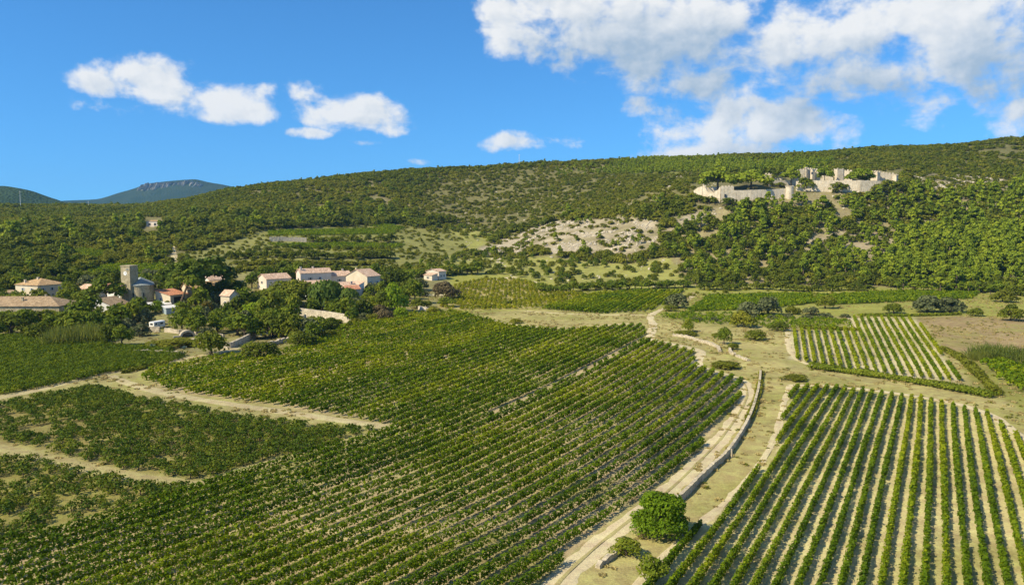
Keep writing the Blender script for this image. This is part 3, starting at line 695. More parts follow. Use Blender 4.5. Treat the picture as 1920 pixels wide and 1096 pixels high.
def grid_vines(poly, sx, sy, keep, jit=.3):
    out = []; y = np.arange(70, 330, sy)
    for k in range(-150, 90):
        for yy in y:
            x = k*sx + Gy(yy) - 90; out.append((x, yy))
    p = np.array(out); p += rng.uniform(-jit, jit, p.shape)
    px, py = to_px(p[:, 0], p[:, 1], height(p[:, 0], p[:, 1])); m = inpoly(px, py, poly)
    v = .25 + 1.3*fbm(p[:, 0], p[:, 1], 12, 3)
    m &= rng.random(len(p)) < np.clip(v*keep, 0, 1)
    return p[m], px[m], py[m]
def left_plots():
    pb, bx, by = grid_vines(LBOT, 2.1, 1.5, .80); pm, mx, my = grid_vines(LMID, 2.0, 1.35, .86)
    allp = np.concatenate([pb, pm]); lowf = np.concatenate([np.ones(len(pb)), np.zeros(len(pm))]); ax = np.concatenate([bx, mx])
    o = np.argsort(np.hypot(allp[:, 0], allp[:, 1])); inv = (ax[o] > -25) ; ind = o[inv][:300]; rest = np.setdiff1d(np.arange(len(allp)), ind)
    for n, i in enumerate(ind):
        x, y = allp[i]; s = rng.uniform(.8, 1.25)
        lab, grp = (('leafy bush vine standing loose in the rough grassy plot at lower left', 'bush vines of the rough lower left plot') if lowf[i] else
                    ('dark bush vine in the dense plot between the grassy lane and the pale dirt track', 'bush vines between the lane and the track'))
        t = empty('bush_vine', (x, y, float(height(x, y))), rng.uniform(0, 6.28), lab, 'vine', grp); t.scale = (s, s, s*rng.uniform(.85, 1.15))
        linkcopy('foliage', BV[n % 6].data, t); linkcopy('stem', BVS.data, t)
    q = allp[rest]; gn_scatter('bush_vines', np.column_stack([q, height(q[:, 0], q[:, 1])]), rng.uniform(.85, 1.25, len(q)), rng.uniform(0, 6.28, len(q)), rng.integers(0, 6, len(q)), BV, 'more dark bush vines of the left plots, too many to count')
    p, _, _ = grid_vines(LTOP, 1.9, 1.25, 1.1); p2 = p
    gn_scatter('vineyard_foliage', np.column_stack([p2, height(p2[:, 0], p2[:, 1])]), rng.uniform(1.0, 1.4, len(p2)), rng.uniform(0, 6.28, len(p2)), rng.integers(0, 4, len(p2)), BVG, 'dense green vines filling the plot below the village')
left_plots()
def mass_plot(poly, sx, sy, y0, y1, keep, label, big=1.0, pr=None):
    g = []
    P = np.array([ground(*p)[:2] for p in poly]); xs = np.arange(P[:, 0].min(), P[:, 0].max(), sx); ys = np.arange(P[:, 1].min(), P[:, 1].max(), sy)
    X, Y = np.meshgrid(xs, ys); X = X.ravel() + rng.uniform(-.4, .4, X.size); Y = Y.ravel() + rng.uniform(-.4, .4, Y.size)
    px, py = to_px(X, Y, height(X, Y)); m = inpoly(px, py, poly) & (rng.random(len(X)) < keep*(.3 + 1.4*fbm(X, Y, 12, 3)))
    X, Y = X[m], Y[m]; n = len(X)
    if n: gn_scatter('vineyard_foliage', np.column_stack([X, Y, height(X, Y)]), rng.uniform(.9, 1.4, n)*big, rng.uniform(0, 6.28, n), rng.integers(0, 4, n), pr or BVB, label)
BVB = [proto('foliage', *bush_vine_mesh(60 + s, False), 'leaf_vine') for s in range(4)]
BVY = [proto('foliage', *bush_vine_mesh(80 + s_, False), 'leaf_vine_yellow') for s_ in range(4)]
mass_plot(C1, 2.3, 1.9, 0, 0, .62, 'yellowing vines of the untidy plot in front of the small house', .95, BVY)
mass_plot(RS1, 1.8, 1.7, 0, 0, 1.2, 'long strip of green vines behind the grey bushes', 1.1)
mass_plot(RS2, 1.8, 1.7, 0, 0, 1.2, 'long strip of green vines below the pine wood', 1.1)
mass_plot(RS3, 2.4, 2.2, 0, 0, .7, 'thin green growth on the strip above the small striped plot', .8)
mass_plot(T_A, 1.8, 2.2, 0, 0, 1.2, 'upper terrace of green vines on the slope above the village', 1.1)
mass_plot(T_B, 1.8, 2.2, 0, 0, 1.2, 'short tilted vine terrace on the slope above the village', 1.1)
mass_plot(T_C, 1.8, 2.2, 0, 0, 1.0, 'lower terrace of green vines on the slope above the village', 1.1)
mass_plot(VT, 1.8, 2.0, 0, 0, 1.2, 'bright green vines on the slope behind the church tower', 1.1)
mass_plot(VT2, 2.6, 2.0, 0, 0, 1.0, 'small vineyard in a clearing of the wooded left slope', 1.0)
mass_plot(FARR, 2.0, 1.6, 0, 0, 1.0, 'rough green vines at the right edge below the reeds', 1.0)

# ------------------------------------------------------------------ walls of stone
def wall_line(P, top, bot, thick, seed=0, rag=.12, step=.7):
    """solid wall along P (n,2) with top and bottom heights; ragged top"""
    P = np.asarray(P, float); A = np.column_stack([P, top, bot]); A = resample(A, step); n = len(A)
    r = np.random.default_rng(seed); T = np.gradient(A[:, :2], axis=0); T /= np.linalg.norm(T, axis=1, keepdims=True) + 1e-9; Nn = np.stack([-T[:, 1], T[:, 0]], 1)
    V = []
    for i in range(n):
        tz = A[i, 2] + r.uniform(-rag, rag); h = tz - A[i, 3]
        for side in (-1, 1):
            for k, (fz, ft) in enumerate(((0, 1.12), (.5, 1.04), (1, .92))):
                o = Nn[i]*side*thick*.5*ft*(1 + r.uniform(-.08, .08)); V.append((A[i, 0] + o[0], A[i, 1] + o[1], A[i, 3] + h*fz))
    f = []
    for i in range(n-1):
        a, b = i*6, (i+1)*6
        for k in (0, 1): f += [(a+k, b+k, b+k+1, a+k+1), (a+3+k+1, b+3+k+1, b+3+k, a+3+k)]
        f.append((a+2, b+2, b+5, a+5))
    for a in (0, (n-1)*6): f.append((a, a+1, a+2, a+5, a+4, a+3))
    return np.array(V), f
def stone_wall(pix, hgt, thick, label, cat='wall', name='drystone_wall', mat='stone_grey', seed=1, rag=.12, smooth=2):
    P = np.array([ground(*p) for p in pix]); P = smooth_line(P, smooth)[:, :2]; z = height(P[:, 0], P[:, 1])
    h = np.interp(np.linspace(0, 1, len(P)), np.linspace(0, 1, len(hgt)), hgt) if hasattr(hgt, '__len__') else hgt
    V, f = wall_line(P, z + h, z - .4, thick, seed, rag); b = np.array([P[0, 0], P[0, 1], z[0]])
    o = mesh_obj(name, V - b, f, mat); o.location = b; return tag(o, label, cat)
def wall_px(pts, thick, name, mat, parent, seed=0, rag=.15, merlons=False, back=0, step=.8, ref=None):
    """wall from image points (column, top row, base row): it stands where its base meets the ground"""
    G = np.array([ground(p[0], p[2]) for p in pts]); top = []
    for p, g in zip(pts, G): top.append(H + float(slope_of(p[1]))*g[1])
    top = np.array(top); bot = G[:, 2] - 2.0; b = ref
    if back: G[:, 1] += back
    V, f = wall_line(G[:, :2], top, bot, thick, seed, rag, step); o = mesh_obj(name, V - b, f, mat, parent)
    if merlons:
        A = resample(np.column_stack([G[:, :2], top]), 2.3)
        for k in range(len(A) - 1):
            c = A[k]*.5 + A[k+1]*.5; d = A[k+1, :2] - A[k, :2]; ang = math.atan2(d[1], d[0])
            m = MB().box(-.62, .62, -thick*.35, thick*.35, -.3, 1.1 + random.uniform(-.25, .2)).build('merlon', mat, o); m.location = c - b; m.rotation_euler = (0, 0, ang)
    return o
stone_wall([(1426,700),(1424,725),(1417,755),(1405,790),(1385,825),(1362,858),(1340,876),(1310,905),(1282,934),(1268,944)], 1.0, .55, 'pale drystone wall following the winding dirt track', seed=3, rag=.08)
stone_wall([(1155,1042),(1140,1052),(1120,1066)], .5, .6, 'short broken drystone wall below the round tree', seed=4, rag=.2)
p = ground(1363, 858); _m = MB().tube([(0,0,-.2),(.02,.01,.7),(.0,.03,1.45)], [.15,.14,.11], 6); o = mesh_obj('gate_post', _m.v, _m.f, 'stone_grey'); o.location = p + np.array([.8,.2,0]); tag(o, 'lone stone gate post set against the long drystone wall', 'post')
stone_wall([(1262,630),(1285,632),(1310,640),(1345,650),(1350,660)], .8, .8, 'low crumbling pale wall curving through the dry grass', seed=5, rag=.22)
stone_wall([(1369,650),(1368,662),(1378,666)], .7, .8, 'small bent remnant of pale wall in the dry grass', seed=6, rag=.2)
stone_wall([(1382,668),(1392,672),(1404,677)], .45, 1.0, 'line of pale rubble beside the bent wall remnant', seed=7, rag=.2)
stone_wall([(250,663),(300,664),(345,667)], 1.2, .8, 'straw coloured terrace wall along the edge of the left vineyard', seed=8, mat='stone_wall', rag=.25)
stone_wall([(345,640),(400,648),(430,655),(450,646),(478,632)], [1.2, 1.5, 1.8, 2.0, 2.2], .8, 'shaded terrace wall behind the big dark tree at the track end', seed=9, mat='stone_wall')
stone_wall([(505,650),(530,642),(548,640)], 1.4, .9, 'short broken wall end between the two dark bushes', seed=10, mat='stone_wall', rag=.3)
stone_wall([(578,622),(610,612),(640,606)], 1.3, .7, 'low shaded wall below the long garden wall', seed=11, mat='stone_wall')
stone_wall([(175,622),(215,624),(260,622),(300,622)], 1.8, .8, 'pale garden wall below the white cottage', seed=12, mat='stone_wall')
stone_wall([(310,622),(370,629),(420,634)], 1.4, .8, 'stone terrace wall below the orchard trees', seed=13, mat='stone_wall')
stone_wall([(90,640),(120,643),(135,644)], 1.3, .8, 'short pale wall under the yellow reeds', seed=14, mat='stone_wall')
stone_wall([(786,580),(802,584),(812,583)], 1.4, 1.2, 'pale broken terrace wall under the small roadside bushes', seed=15, mat='limestone', rag=.3)
stone_wall([(505,452),(540,452),(575,453)], 3.0, 1.5, 'ochre retaining wall of the upper vine terrace', seed=16, mat='stone_wall', rag=.3)
def px_wall_thing(pts, thick, name, mat, label, cat='wall', **k):
    g = ground(pts[0][0], pts[0][2]); e = empty(name, g, 0, label, cat); wall_px(pts, thick, 'masonry', mat, e, ref=g, **k); return e
px_wall_thing([(504,570,590),(560,577,594),(610,583,599),(664,591,606)], .9, 'garden_wall', 'limestone', 'long tall pale wall holding up the village garden', rag=.06)
px_wall_thing([(1034,464.5,475),(1060,464.5,474),(1084,463.5,472)], 1.0, 'ruined_wall', 'castle_stone', 'short cream wall among bushes at the foot of the bare rocks', rag=.1)

# ------------------------------------------------------------------ houses
def P3(*a): return tuple(a)
def window(parent, face, u, z, w=.9, h=1.2, shutters=None, door=False, frame='white_paint', Rm=0, arch=False):
    """face 'L': plane x=0 (u along +y); face 'R': plane y=0 (u along +x)"""
    def bx(mb, u0, u1, d0, d1, z0, z1):
        if face == 'L': mb.box(-d1, -d0, u0, u1, z0, z1)
        else: mb.box(u0, u1, -d1, -d0, z0, z1)
    mb = MB(); t = .1
    bx(mb, u - w/2 - t, u - w/2, .0, .07, z, z + h); bx(mb, u + w/2, u + w/2 + t, .0, .07, z, z + h); bx(mb, u - w/2 - t, u + w/2 + t, .0, .07, z + h, z + h + t)
    if not door: bx(mb, u - w/2 - t*1.6, u + w/2 + t*1.6, .0, .12, z - t, z)
    o = mb.build('door' if door else 'window', frame, parent)
    mb = MB(); bx(mb, u - w/2, u + w/2, .0, .025, z, z + h); mb.build('panel' if door else 'pane', 'shutter' if door else 'window_dark', o)
    if shutters is None and not door and w < 1.2: shutters = 'shutter' if (int(u*7) % 2) else 'blue_grey_paint'
    if shutters:
        for s in (-1, 1):
            mb = MB(); c = u + s*(w*.5 + t + w*.26); bx(mb, c - w*.25, c + w*.25, .0, .06, z, z + h); mb.build('shutter', shutters if isinstance(shutters, str) else 'shutter', o)
    return o
def slab(mb, q, t=.16):
    """roof slope q (4 or 3 corner points, counter-clockwise from outside) with thickness"""
    q = [Vector(v) for v in q]; n = (q[1]-q[0]).cross(q[2]-q[0]).normalized(); b = [v - n*t for v in q]; k = len(q)
    fs = [tuple(range(k)), tuple(range(2*k-1, k-1, -1))]
    for i in range(k): j = (i+1) % k; fs.append((i, i+k, j+k, j))
    mb.add(q + b, fs)
def house(px, py, Lm, Rm, h, phi, roof, rise, wall, tile, label, name='village_house', wins=(), chim=(), ov=.4, cat='house', dz=0, h2=None, group=None):
    g = ground(px, py); g[2] += dz; e = empty(name, g, R(phi) - math.atan2(g[0], g[1]), label, cat, group)
    mb = MB(); z0 = -2.5
    if roof == 'gx':     # ridge along x (across the left face: gable on the left face)
        m = Lm/2
        mb.add([(0,0,z0),(Rm,0,z0),(Rm,Lm,z0),(0,Lm,z0),(0,0,h),(Rm,0,h),(Rm,Lm,h),(0,Lm,h),(0,m,h+rise),(Rm,m,h+rise)],
               [(0,1,5,4),(2,3,7,6),(3,0,4,8,7),(1,2,6,9,5),(0,3,2,1),(4,5,9,8),(7,8,9,6)])
        s = rise/m; rb = MB(); up = .2
        slab(rb, [(-ov,-ov,h-ov*s+up),(Rm+ov,-ov,h-ov*s+up),(Rm+ov,m,h+rise+up),(-ov,m,h+rise+up)]); slab(rb, [(Rm+ov,Lm+ov,h-ov*s+up),(-ov,Lm+ov,h-ov*s+up),(-ov,m,h+rise+up),(Rm+ov,m,h+rise+up)])
    elif roof == 'gy':
        m = Rm/2
        mb.add([(0,0,z0),(Rm,0,z0),(Rm,Lm,z0),(0,Lm,z0),(0,0,h),(Rm,0,h),(Rm,Lm,h),(0,Lm,h),(m,0,h+rise),(m,Lm,h+rise)],
               [(0,1,5,8,4),(2,3,7,9,6),(3,0,4,7),(1,2,6,5),(0,3,2,1),(4,8,9,7),(8,5,6,9)])
        s = rise/m; rb = MB(); up = .2
        slab(rb, [(-ov,Lm+ov,h-ov*s+up),(-ov,-ov,h-ov*s+up),(m,-ov,h+rise+up),(m,Lm+ov,h+rise+up)]); slab(rb, [(Rm+ov,-ov,h-ov*s+up),(Rm+ov,Lm+ov,h-ov*s+up),(m,Lm+ov,h+rise+up),(m,-ov,h+rise+up)])
    elif roof == 'hip':
        mb.box(0, Rm, 0, Lm, z0, h); rb = MB(); a = min(Lm, Rm)/2 + ov
        x0, x1, y0, y1 = -ov, Rm+ov, -ov, Lm+ov; zb = h + .02
        if Rm >= Lm: r0, r1 = (x0+a, (y0+y1)/2, h+rise), (x1-a, (y0+y1)/2, h+rise)
        else: r0, r1 = ((x0+x1)/2, y0+a, h+rise), ((x0+x1)/2, y1-a, h+rise)
        c = [(x0,y0,zb),(x1,y0,zb),(x1,y1,zb),(x0,y1,zb)]; c2 = [(x, y, z + .16) for x, y, z in c]
        v = c + c2 + [r0, (r1[0] + .01, r1[1] + .01, r1[2])]
        fs = [(0,3,2,1),(0,1,5,4),(1,2,6,5),(2,3,7,6),(3,0,4,7)]
        fs += [(4,5,9,8),(5,6,9),(6,7,8,9),(7,4,8)] if Rm >= Lm else [(4,5,8),(5,6,9,8),(6,7,9),(7,4,8,9)]
        rb.add(v, fs)
    else:   # single slope: 'sx' falls towards the left face, 'sy' falls towards the right-front face
        if roof == 'sx':
            mb.add([(0,0,z0),(Rm,0,z0),(Rm,Lm,z0),(0,Lm,z0),(0,0,h),(Rm,0,h+rise),(Rm,Lm,h+rise),(0,Lm,h)], [(0,1,5,4),(1,2,6,5),(2,3,7,6),(3,0,4,7),(0,3,2,1),(4,5,6,7)])
            rb = MB(); s = rise/Rm; up = .2; slab(rb, [(-ov,Lm+ov,h-ov*s+up),(-ov,-ov,h-ov*s+up),(Rm+ov,-ov,h+rise+ov*s+up),(Rm+ov,Lm+ov,h+rise+ov*s+up)])
        else:
            mb.add([(0,0,z0),(Rm,0,z0),(Rm,Lm,z0),(0,Lm,z0),(0,0,h),(Rm,0,h),(Rm,Lm,h+rise),(0,Lm,h+rise)], [(0,1,5,4),(1,2,6,5),(2,3,7,6),(3,0,4,7),(0,3,2,1),(4,5,6,7)])
            rb = MB(); s = rise/Lm; up = .2; slab(rb, [(-ov,-ov,h-ov*s+up),(Rm+ov,-ov,h-ov*s+up),(Rm+ov,Lm+ov,h+rise+ov*s+up),(-ov,Lm+ov,h+rise+ov*s+up)])
    mb.build('wall', wall, e); ro = rb.build('roof', tile, e)
    for (cx, cy, cz, ch) in chim:
        c = MB().box(cx-.4, cx+.4, cy-.3, cy+.3, cz-.8, cz+ch).box(cx-.5, cx+.5, cy-.4, cy+.4, cz+ch, cz+ch+.15); c.build('chimney', wall, ro)
    for w in wins: window(e, *w[:3], **(w[3] if len(w) > 3 else {}))
    return e
W = lambda f, u, z, **k: (f, u, z, k)
house(72, 562, 15, 13.5, 6.2, 35, 'hip', 2.8, 'render_cream', 'tile_ochre', 'ochre hip-roofed farmhouse at far left edge, long dark side to the right', 'farmhouse',
      wins=[W('R',2.5,3.8,shutters='blue_grey_paint'),W('R',6.8,3.8,shutters='blue_grey_paint'),W('R',10.8,3.8,shutters='blue_grey_paint'),W('R',7,0,door=True,h=2.3,w=1.1),W('L',4,3.8),W('L',10,3.8)], chim=[(2,11,6.8,1.6),(6,8,8.3,1.0)])
house(112, 604, 34, 15, 6.0, 60, 'hip', 3.2, 'church_stone', 'tile_brown', 'long low stone barn with brown tiled roof in front of the farmhouse', 'barn', wins=[W('L',6,3.6,w=.7,h=.7),W('L',14,3.4,w=.7,h=.8),W('L',22,3.4,w=.7,h=.8)], chim=[(4,16,7.2,1.8),(9,10,8.6,1.0)], cat='barn')
_b = house(20, 566, 13, 4, 4.0, 62, 'sx', .6, 'church_stone', 'tile_brown', 'low ochre outbuilding behind the ridge of the long barn', 'outbuilding', cat='outbuilding', chim=[(2,11,4.2,1.6)])
house(212, 597, 14, 11, 5.0, 54, 'gx', 2.7, 'render_white', 'tile_brown', 'white gabled cottage with balcony window beneath the dark pine', 'cottage',
      wins=[W('L',9.3,2.2,w=1.0,h=2.0,frame='shutter'),W('R',3,1.2,frame='blue_grey_paint'),W('R',7,1.2,frame='blue_grey_paint')])
house(170, 560, 8, 9, 4.2, 40, 'gy', 1.8, 'render_pink', 'tile_pink', 'pink-tiled house glimpsed between trees left of the church', wins=[W('R',3,1.5)])
house(226, 570, 9, 8, 5.6, 40, 'sy', 2.6, 'render_white', 'tile_red', 'white house with steep red roof tucked against the church tower', wins=[W('L',3,2.2)])
def church():
    g = ground(246, 577); e = empty('church', g, R(47) - math.atan2(g[0], g[1]), 'stone church with square clock tower and rounded apse', 'church')
    s = 4.6; h = 17.4
    t = MB().box(0, s, 0, s, -2, h).build('tower', 'church_stone', e)
    MB().box(-.18, s+.18, -.18, s+.18, h, h+.35).build('cornice', 'church_stone', t)
    V = [(-.1, s/2, h-2.9)]; n = 20
    mb = MB(); ring = [(-.1, s*.5 + math.cos(2*math.pi*k/n)*.85, h-2.9 + math.sin(2*math.pi*k/n)*.85) for k in range(n)]; back = [(0, y, z) for _, y, z in ring]
    mb.add(ring + back, [tuple(range(n))[::-1]] + [(k, (k+1) % n, n+(k+1) % n, n+k) for k in range(n)]); c = mb.build('clock_face', 'clock_white', t)
    MB().box(-.16, -.1, s*.5-.05, s*.5+.05, h-2.9, h-2.25).build('clock_hand', 'dark_metal', c)
    MB().box(-.16, -.1, s*.5-.45, s*.5, h-2.95, h-2.85).build('clock_hand', 'dark_metal', c)
    window(t, 'L', 1.2, h-1.6, w=.5, h=.7, frame='church_stone')
    # nave and apse: half-round end facing the viewer's right
    r = 4.9; hn = 9.2; n = 18; ring = []; rt = Vector((math.cos(R(47)), -math.sin(R(47)))); bk_ = Vector((math.sin(R(47)), math.cos(R(47))))
    cc = Vector((s/2, s/2)) + rt*4.3 + bk_*.9; cx, cy = cc
    for k in range(n+1):
        an = math.pi + math.pi*k/n; q = cc + rt*math.cos(an)*r + bk_*math.sin(an)*r; ring.append((q.x, q.y))
    for q in (cc + rt*r + bk_*13, cc - rt*r + bk_*13): ring.append((q.x, q.y))
    m = len(ring); v = [(x, y, -2) for x, y in ring] + [(x, y, hn) for x, y in ring]
    w = MB().add(v, [(k, (k+1) % m, m+(k+1) % m, m+k) for k in range(m)]).build('nave', 'church_stone', e)
    ro = [(cx + (x-cx)*1.06, cy + (y-cy)*1.06) for x, y in ring]; ap = (cx, cy, hn+2.6); e_ = cc + bk_*13.6; bk = (e_.x, e_.y, hn+2.6)
    v = [(x, y, hn) for x, y in ro] + [(x, y, hn+.2) for x, y in ro] + [ap, bk]
    fs = [(k, (k+1) % m, m+(k+1) % m, m+k) for k in range(m)]
    for k in range(n): fs.append((m+k, m+k+1, 2*m))
    fs += [(m+n, m+n+1, 2*m+1, 2*m), (m+n+1, m+n+2, 2*m+1), (m+n+2, m, 2*m, 2*m+1), tuple(range(m))[::-1]]
    MB().add(v, fs).build('roof', 'slate', e)
    window(t, 'L', .9, 1.0, w=1.1, h=2.2, door=True, frame='church_stone'); window(t, 'L', 3.2, 2.4, w=.6, h=1.0, frame='church_stone')
    for an in (math.pi*1.28, math.pi*1.55):
        q = cc + rt*math.cos(an)*r + bk_*math.sin(an)*r; x, y = q
        wv = MB().box(-.3, .3, -.06, .06, 4.2, 6.2).build('window', 'window_dark', w); wv.location = (x, y, 0); wv.rotation_euler = (0, 0, an + math.pi/2 - R(47))
church()
house(320, 574, 9, 9, 4.6, 40, 'sy', 1.7, 'render_cream', 'tile_red', 'cream house with dark open porch under red tiles', wins=[W('R',4.5,1.2,w=5.6,h=2.6,frame='render_cream'),W('L',3,0,door=True,h=2.0),W('L',6,2.4,w=.7,h=.8)])  # widest pane is no window: a flat dark panel painting the porch's inner shade
house(352, 563, 10, 17, 5.0, 14, 'gx', 2.6, 'render_cream', 'tile_ochre', 'long house with weathered tiled roof behind the two big pines', wins=[W('R',3,2),W('R',8,2),W('R',13,2)], chim=[(3,4,6.4,1.4)])
house(393, 548, 7, 8, 5.8, 30, 'gx', 2.0, 'render_white', 'tile_pink', 'white gabled house between the trunks of the tall pines', wins=[W('L',3.5,4.0,w=.8,h=.8)])
house(431, 587, 5, 5, 7.0, 42, 'gy', 2.0, 'render_cream', 'tile_pink', 'tall narrow ivy-grown stone house right of the big pines', wins=[W('L',2.5,3.3,shutters=False,w=1.0,h=1.3),W('R',2,3.0,w=.8,h=2.4),W('R',3.8,1,w=.8,h=1.5)])
house(500, 545, 9, 13, 5.6, 28, 'gx', 2.2, 'render_pink', 'tile_pink', 'pink roofed house left of the large dark oak', wins=[W('L',4.5,3.2)])
house(564, 545, 6, 16, 8.6, 20, 'gx', 2.0, 'render_pink', 'tile_pink', 'tall pale house with two chimneys at the back of the village row', wins=[W('L',3,5),W('R',5,5.2),W('R',10,5.2)], chim=[(1,2,9.6,2.0),(8,4,9.8,1.6)])
house(604, 542, 8, 15, 6.4, 16, 'gx', 2.2, 'render_pink', 'tile_pink', 'pale house with pinkish roof in the middle of the village row', wins=[W('R',2,3.8,w=.8),W('R',4,3.8,w=.8),W('R',9,3.6)], chim=[(12,4,8,1.6)])
house(572, 553, 5, 12, 4.6, 12, 'sy', 1.6, 'render_pink', 'tile_pink', 'low tiled annexe in front of the tall pale house', wins=[W('R',3,1.5),W('R',8,1.5)])
house(590, 562, 9, 5.5, 4.4, 62, 'gx', 1.6, 'render_white', 'tile_pink', 'white walled lean-to descending behind the dark oak', wins=[W('L',4,1.8)])
house(622, 562, 11, 13, 5.2, 22, 'gx', 2.2, 'render_grey', 'tile_pink', 'house with long pink roof behind the weeping willows', wins=[W('R',4,1.6),W('R',9,1.6)], chim=[(11,3,6.4,1.3)])
house(651, 562, 5, 6.5, 4.8, 24, 'gx', 1.4, 'render_grey', 'tile_red', 'small grey house with bright orange roof behind the cypress', wins=[W('R',2,1.6,shutters='blue_grey_paint'),W('R',4.6,1.6,shutters='blue_grey_paint')])
_h = house(689, 552, 14, 9.5, 8.8, 48, 'gx', 3.2, 'render_cream', 'tile_pink', 'large cream gabled house standing highest at the village end', 'large_house', wins=[W('L',3,5.0,w=.8,h=1.0),W('L',3.0,1.2,w=2.0,h=2.2,frame='render_pink'),W('R',2.6,5.2,w=.8),W('R',4.2,.6,w=2.2,h=2.2,frame='blue_grey_paint'),W('R',7.2,4.2,w=.9,h=2.0)], chim=[(1,8,11.8,.8)])
house(710, 546, 5, 7, 6.4, 48, 'sx', -1.2, 'render_pink', 'tile_pink', 'balconied pink wing at the right of the large cream house', wins=[W('R',2.5,3.4,w=2.6,h=2.2,frame='render_pink'),W('R',2.5,.4,w=2.2,h=2.0,frame='blue_grey_paint')])
house(672, 556, 7, 4, 5.4, 46, 'sx', 1.4, 'render_white', 'tile_pink', 'white side wing below the large cream gable', wins=[W('L',3,1.4,w=1.6,h=1.8)])
house(823, 524, 10, 6.5, 4.6, 50, 'gx', 1.2, 'render_pink', 'tile_pink', 'small pink house standing apart on the slope right of the village', 'small_house', wins=[W('R',2,1.4),W('R',4.6,1.4),W('L',3,1.4),W('L',7,1.4)], chim=[(3,8,5.4,1.0)])
house(810, 526, 6, 5, 3.0, 50, 'sx', .8, 'render_pink', 'tile_pink', 'low front extension of the small pink house', wins=[W('L',3,1.0)])
house(297, 425, 11, 6, 4.4, 55, 'sx', .8, 'render_pink', 'tile_ochre', 'lone low cabin among oaks on the wooded left slope', 'cabin', wins=[W('L',3,1,w=2,h=2),W('L',8,1,w=2,h=2)], cat='cabin')
house(312, 590, 6, 6, 2.6, 15, 'sy', .5, 'blue_grey_paint', 'metal_white', 'small blue-grey garden shed below the church', 'garden_shed', wins=[W('R',3,1.2,w=1.6,h=.7)], cat='shed')
house(262, 584, 4, 12, 2.4, 8, 'sy', .6, 'stone_wall', 'metal_white', 'low pale flat-roofed shelter at the foot of the church', 'shelter', cat='shed')
def caravan():
    g = ground(289, 617); e = empty('caravan', g, R(45) - math.atan2(g[0], g[1]), 'white caravan parked on the terrace beside the garden shed', 'caravan')
    # body with rounded roof edges: section in (y,z), length along x
    prof = [(0,.5),(0,2.3),(.12,2.5),(.35,2.6),(1.85,2.6),(2.08,2.5),(2.2,2.3),(2.2,.5)]; L = 5.2; n = len(prof)
    v = [(0, y, z) for y, z in prof] + [(L, y, z) for y, z in prof]
    b = MB().add(v, [tuple(range(n))[::-1], tuple(n+k for k in range(n))] + [(k, n+k, n+(k+1) % n, (k+1) % n) for k in range(n)]).build('body', 'white_paint', e)
    MB().box(.6, 1.5, -.03, 0, 1.4, 2.05).build('window', 'window_dark', b); MB().box(2.9, 4.2, -.03, 0, 1.4, 2.05).build('window', 'window_dark', b); MB().box(-.03, 0, .5, 1.7, 1.4, 2.05).build('window', 'window_dark', b)
    MB().box(2.0, 2.6, -.03, 0, .6, 2.2).build('door', 'blue_grey_paint', b)
    for y in (.1, 2.1):
        MB().tube([(2.6, y-.1, .33), (2.6, y+.1, .33)], .33, 14).build('wheel', 'rubber', e)
    MB().tube([(0, 1.1, .5), (-1.1, 1.1, .45)], .06, 6).tube([(-1.0, 1.1, .45), (-1.0, 1.1, .0)], .05, 6).build('tow_bar', 'dark_metal', e)
caravan()
def arch():
    g = ground(352, 632); e = empty('stone_arch', g, R(8) - math.atan2(g[0], g[1]), 'small stone arch vault opening in the garden below the caravan', 'arch'); n = 12; ro, ri = 2.4, 1.8; v = []
    for d in (0, 2.6):
        for r in (ri, ro):
            for k in range(n+1):
                an = math.pi*k/n; v.append((math.cos(an)*r, d, math.sin(an)*r*.95))
    m = n+1; f = []
    for k in range(n): f += [(k, k+1, m+k+1, m+k), (2*m+k, 3*m+k, 3*m+k+1, 2*m+k+1), (m+k, m+k+1, 3*m+k+1, 3*m+k), (k, 2*m+k, 2*m+k+1, k+1)]
    MB().add(v, f).build('vault', 'stone_wall', e); MB().box(-ro, ro, 2.5, 2.8, -.4, 2.3).build('back_wall', 'stone_grey', e)
    MB().box(-ro-2, -ro, -.1, .6, -.4, .7).box(ro, ro+2, -.1, .6, -.4, .7).build('side_wall', 'stone_wall', e)
arch()
def mast(px, base, top, r, label, mat='metal_white'):
    g = ground(px, base); h = H + float(slope_of(top))*g[1] - g[2]; e = empty('mast', g, 0, label, 'mast')
    MB().tube([(0,0,-1),(0,0,h*.5),(0,0,h)], [r, r*.8, r*.5], 8).build('pole', mat, e); MB().tube([(-r*4,0,h*.93),(r*4,0,h*.93)], r*.35, 6).build('crossbar', mat, e)
mast(38.5, 384, 357, .3, 'white mast standing on the left hilltop'); mast(166, 390, 377, .25, 'short white pole on the ridge below the far mountain'); mast(973.5, 306, 289, .3, 'thin aerial mast on the middle skyline', 'metal_white')

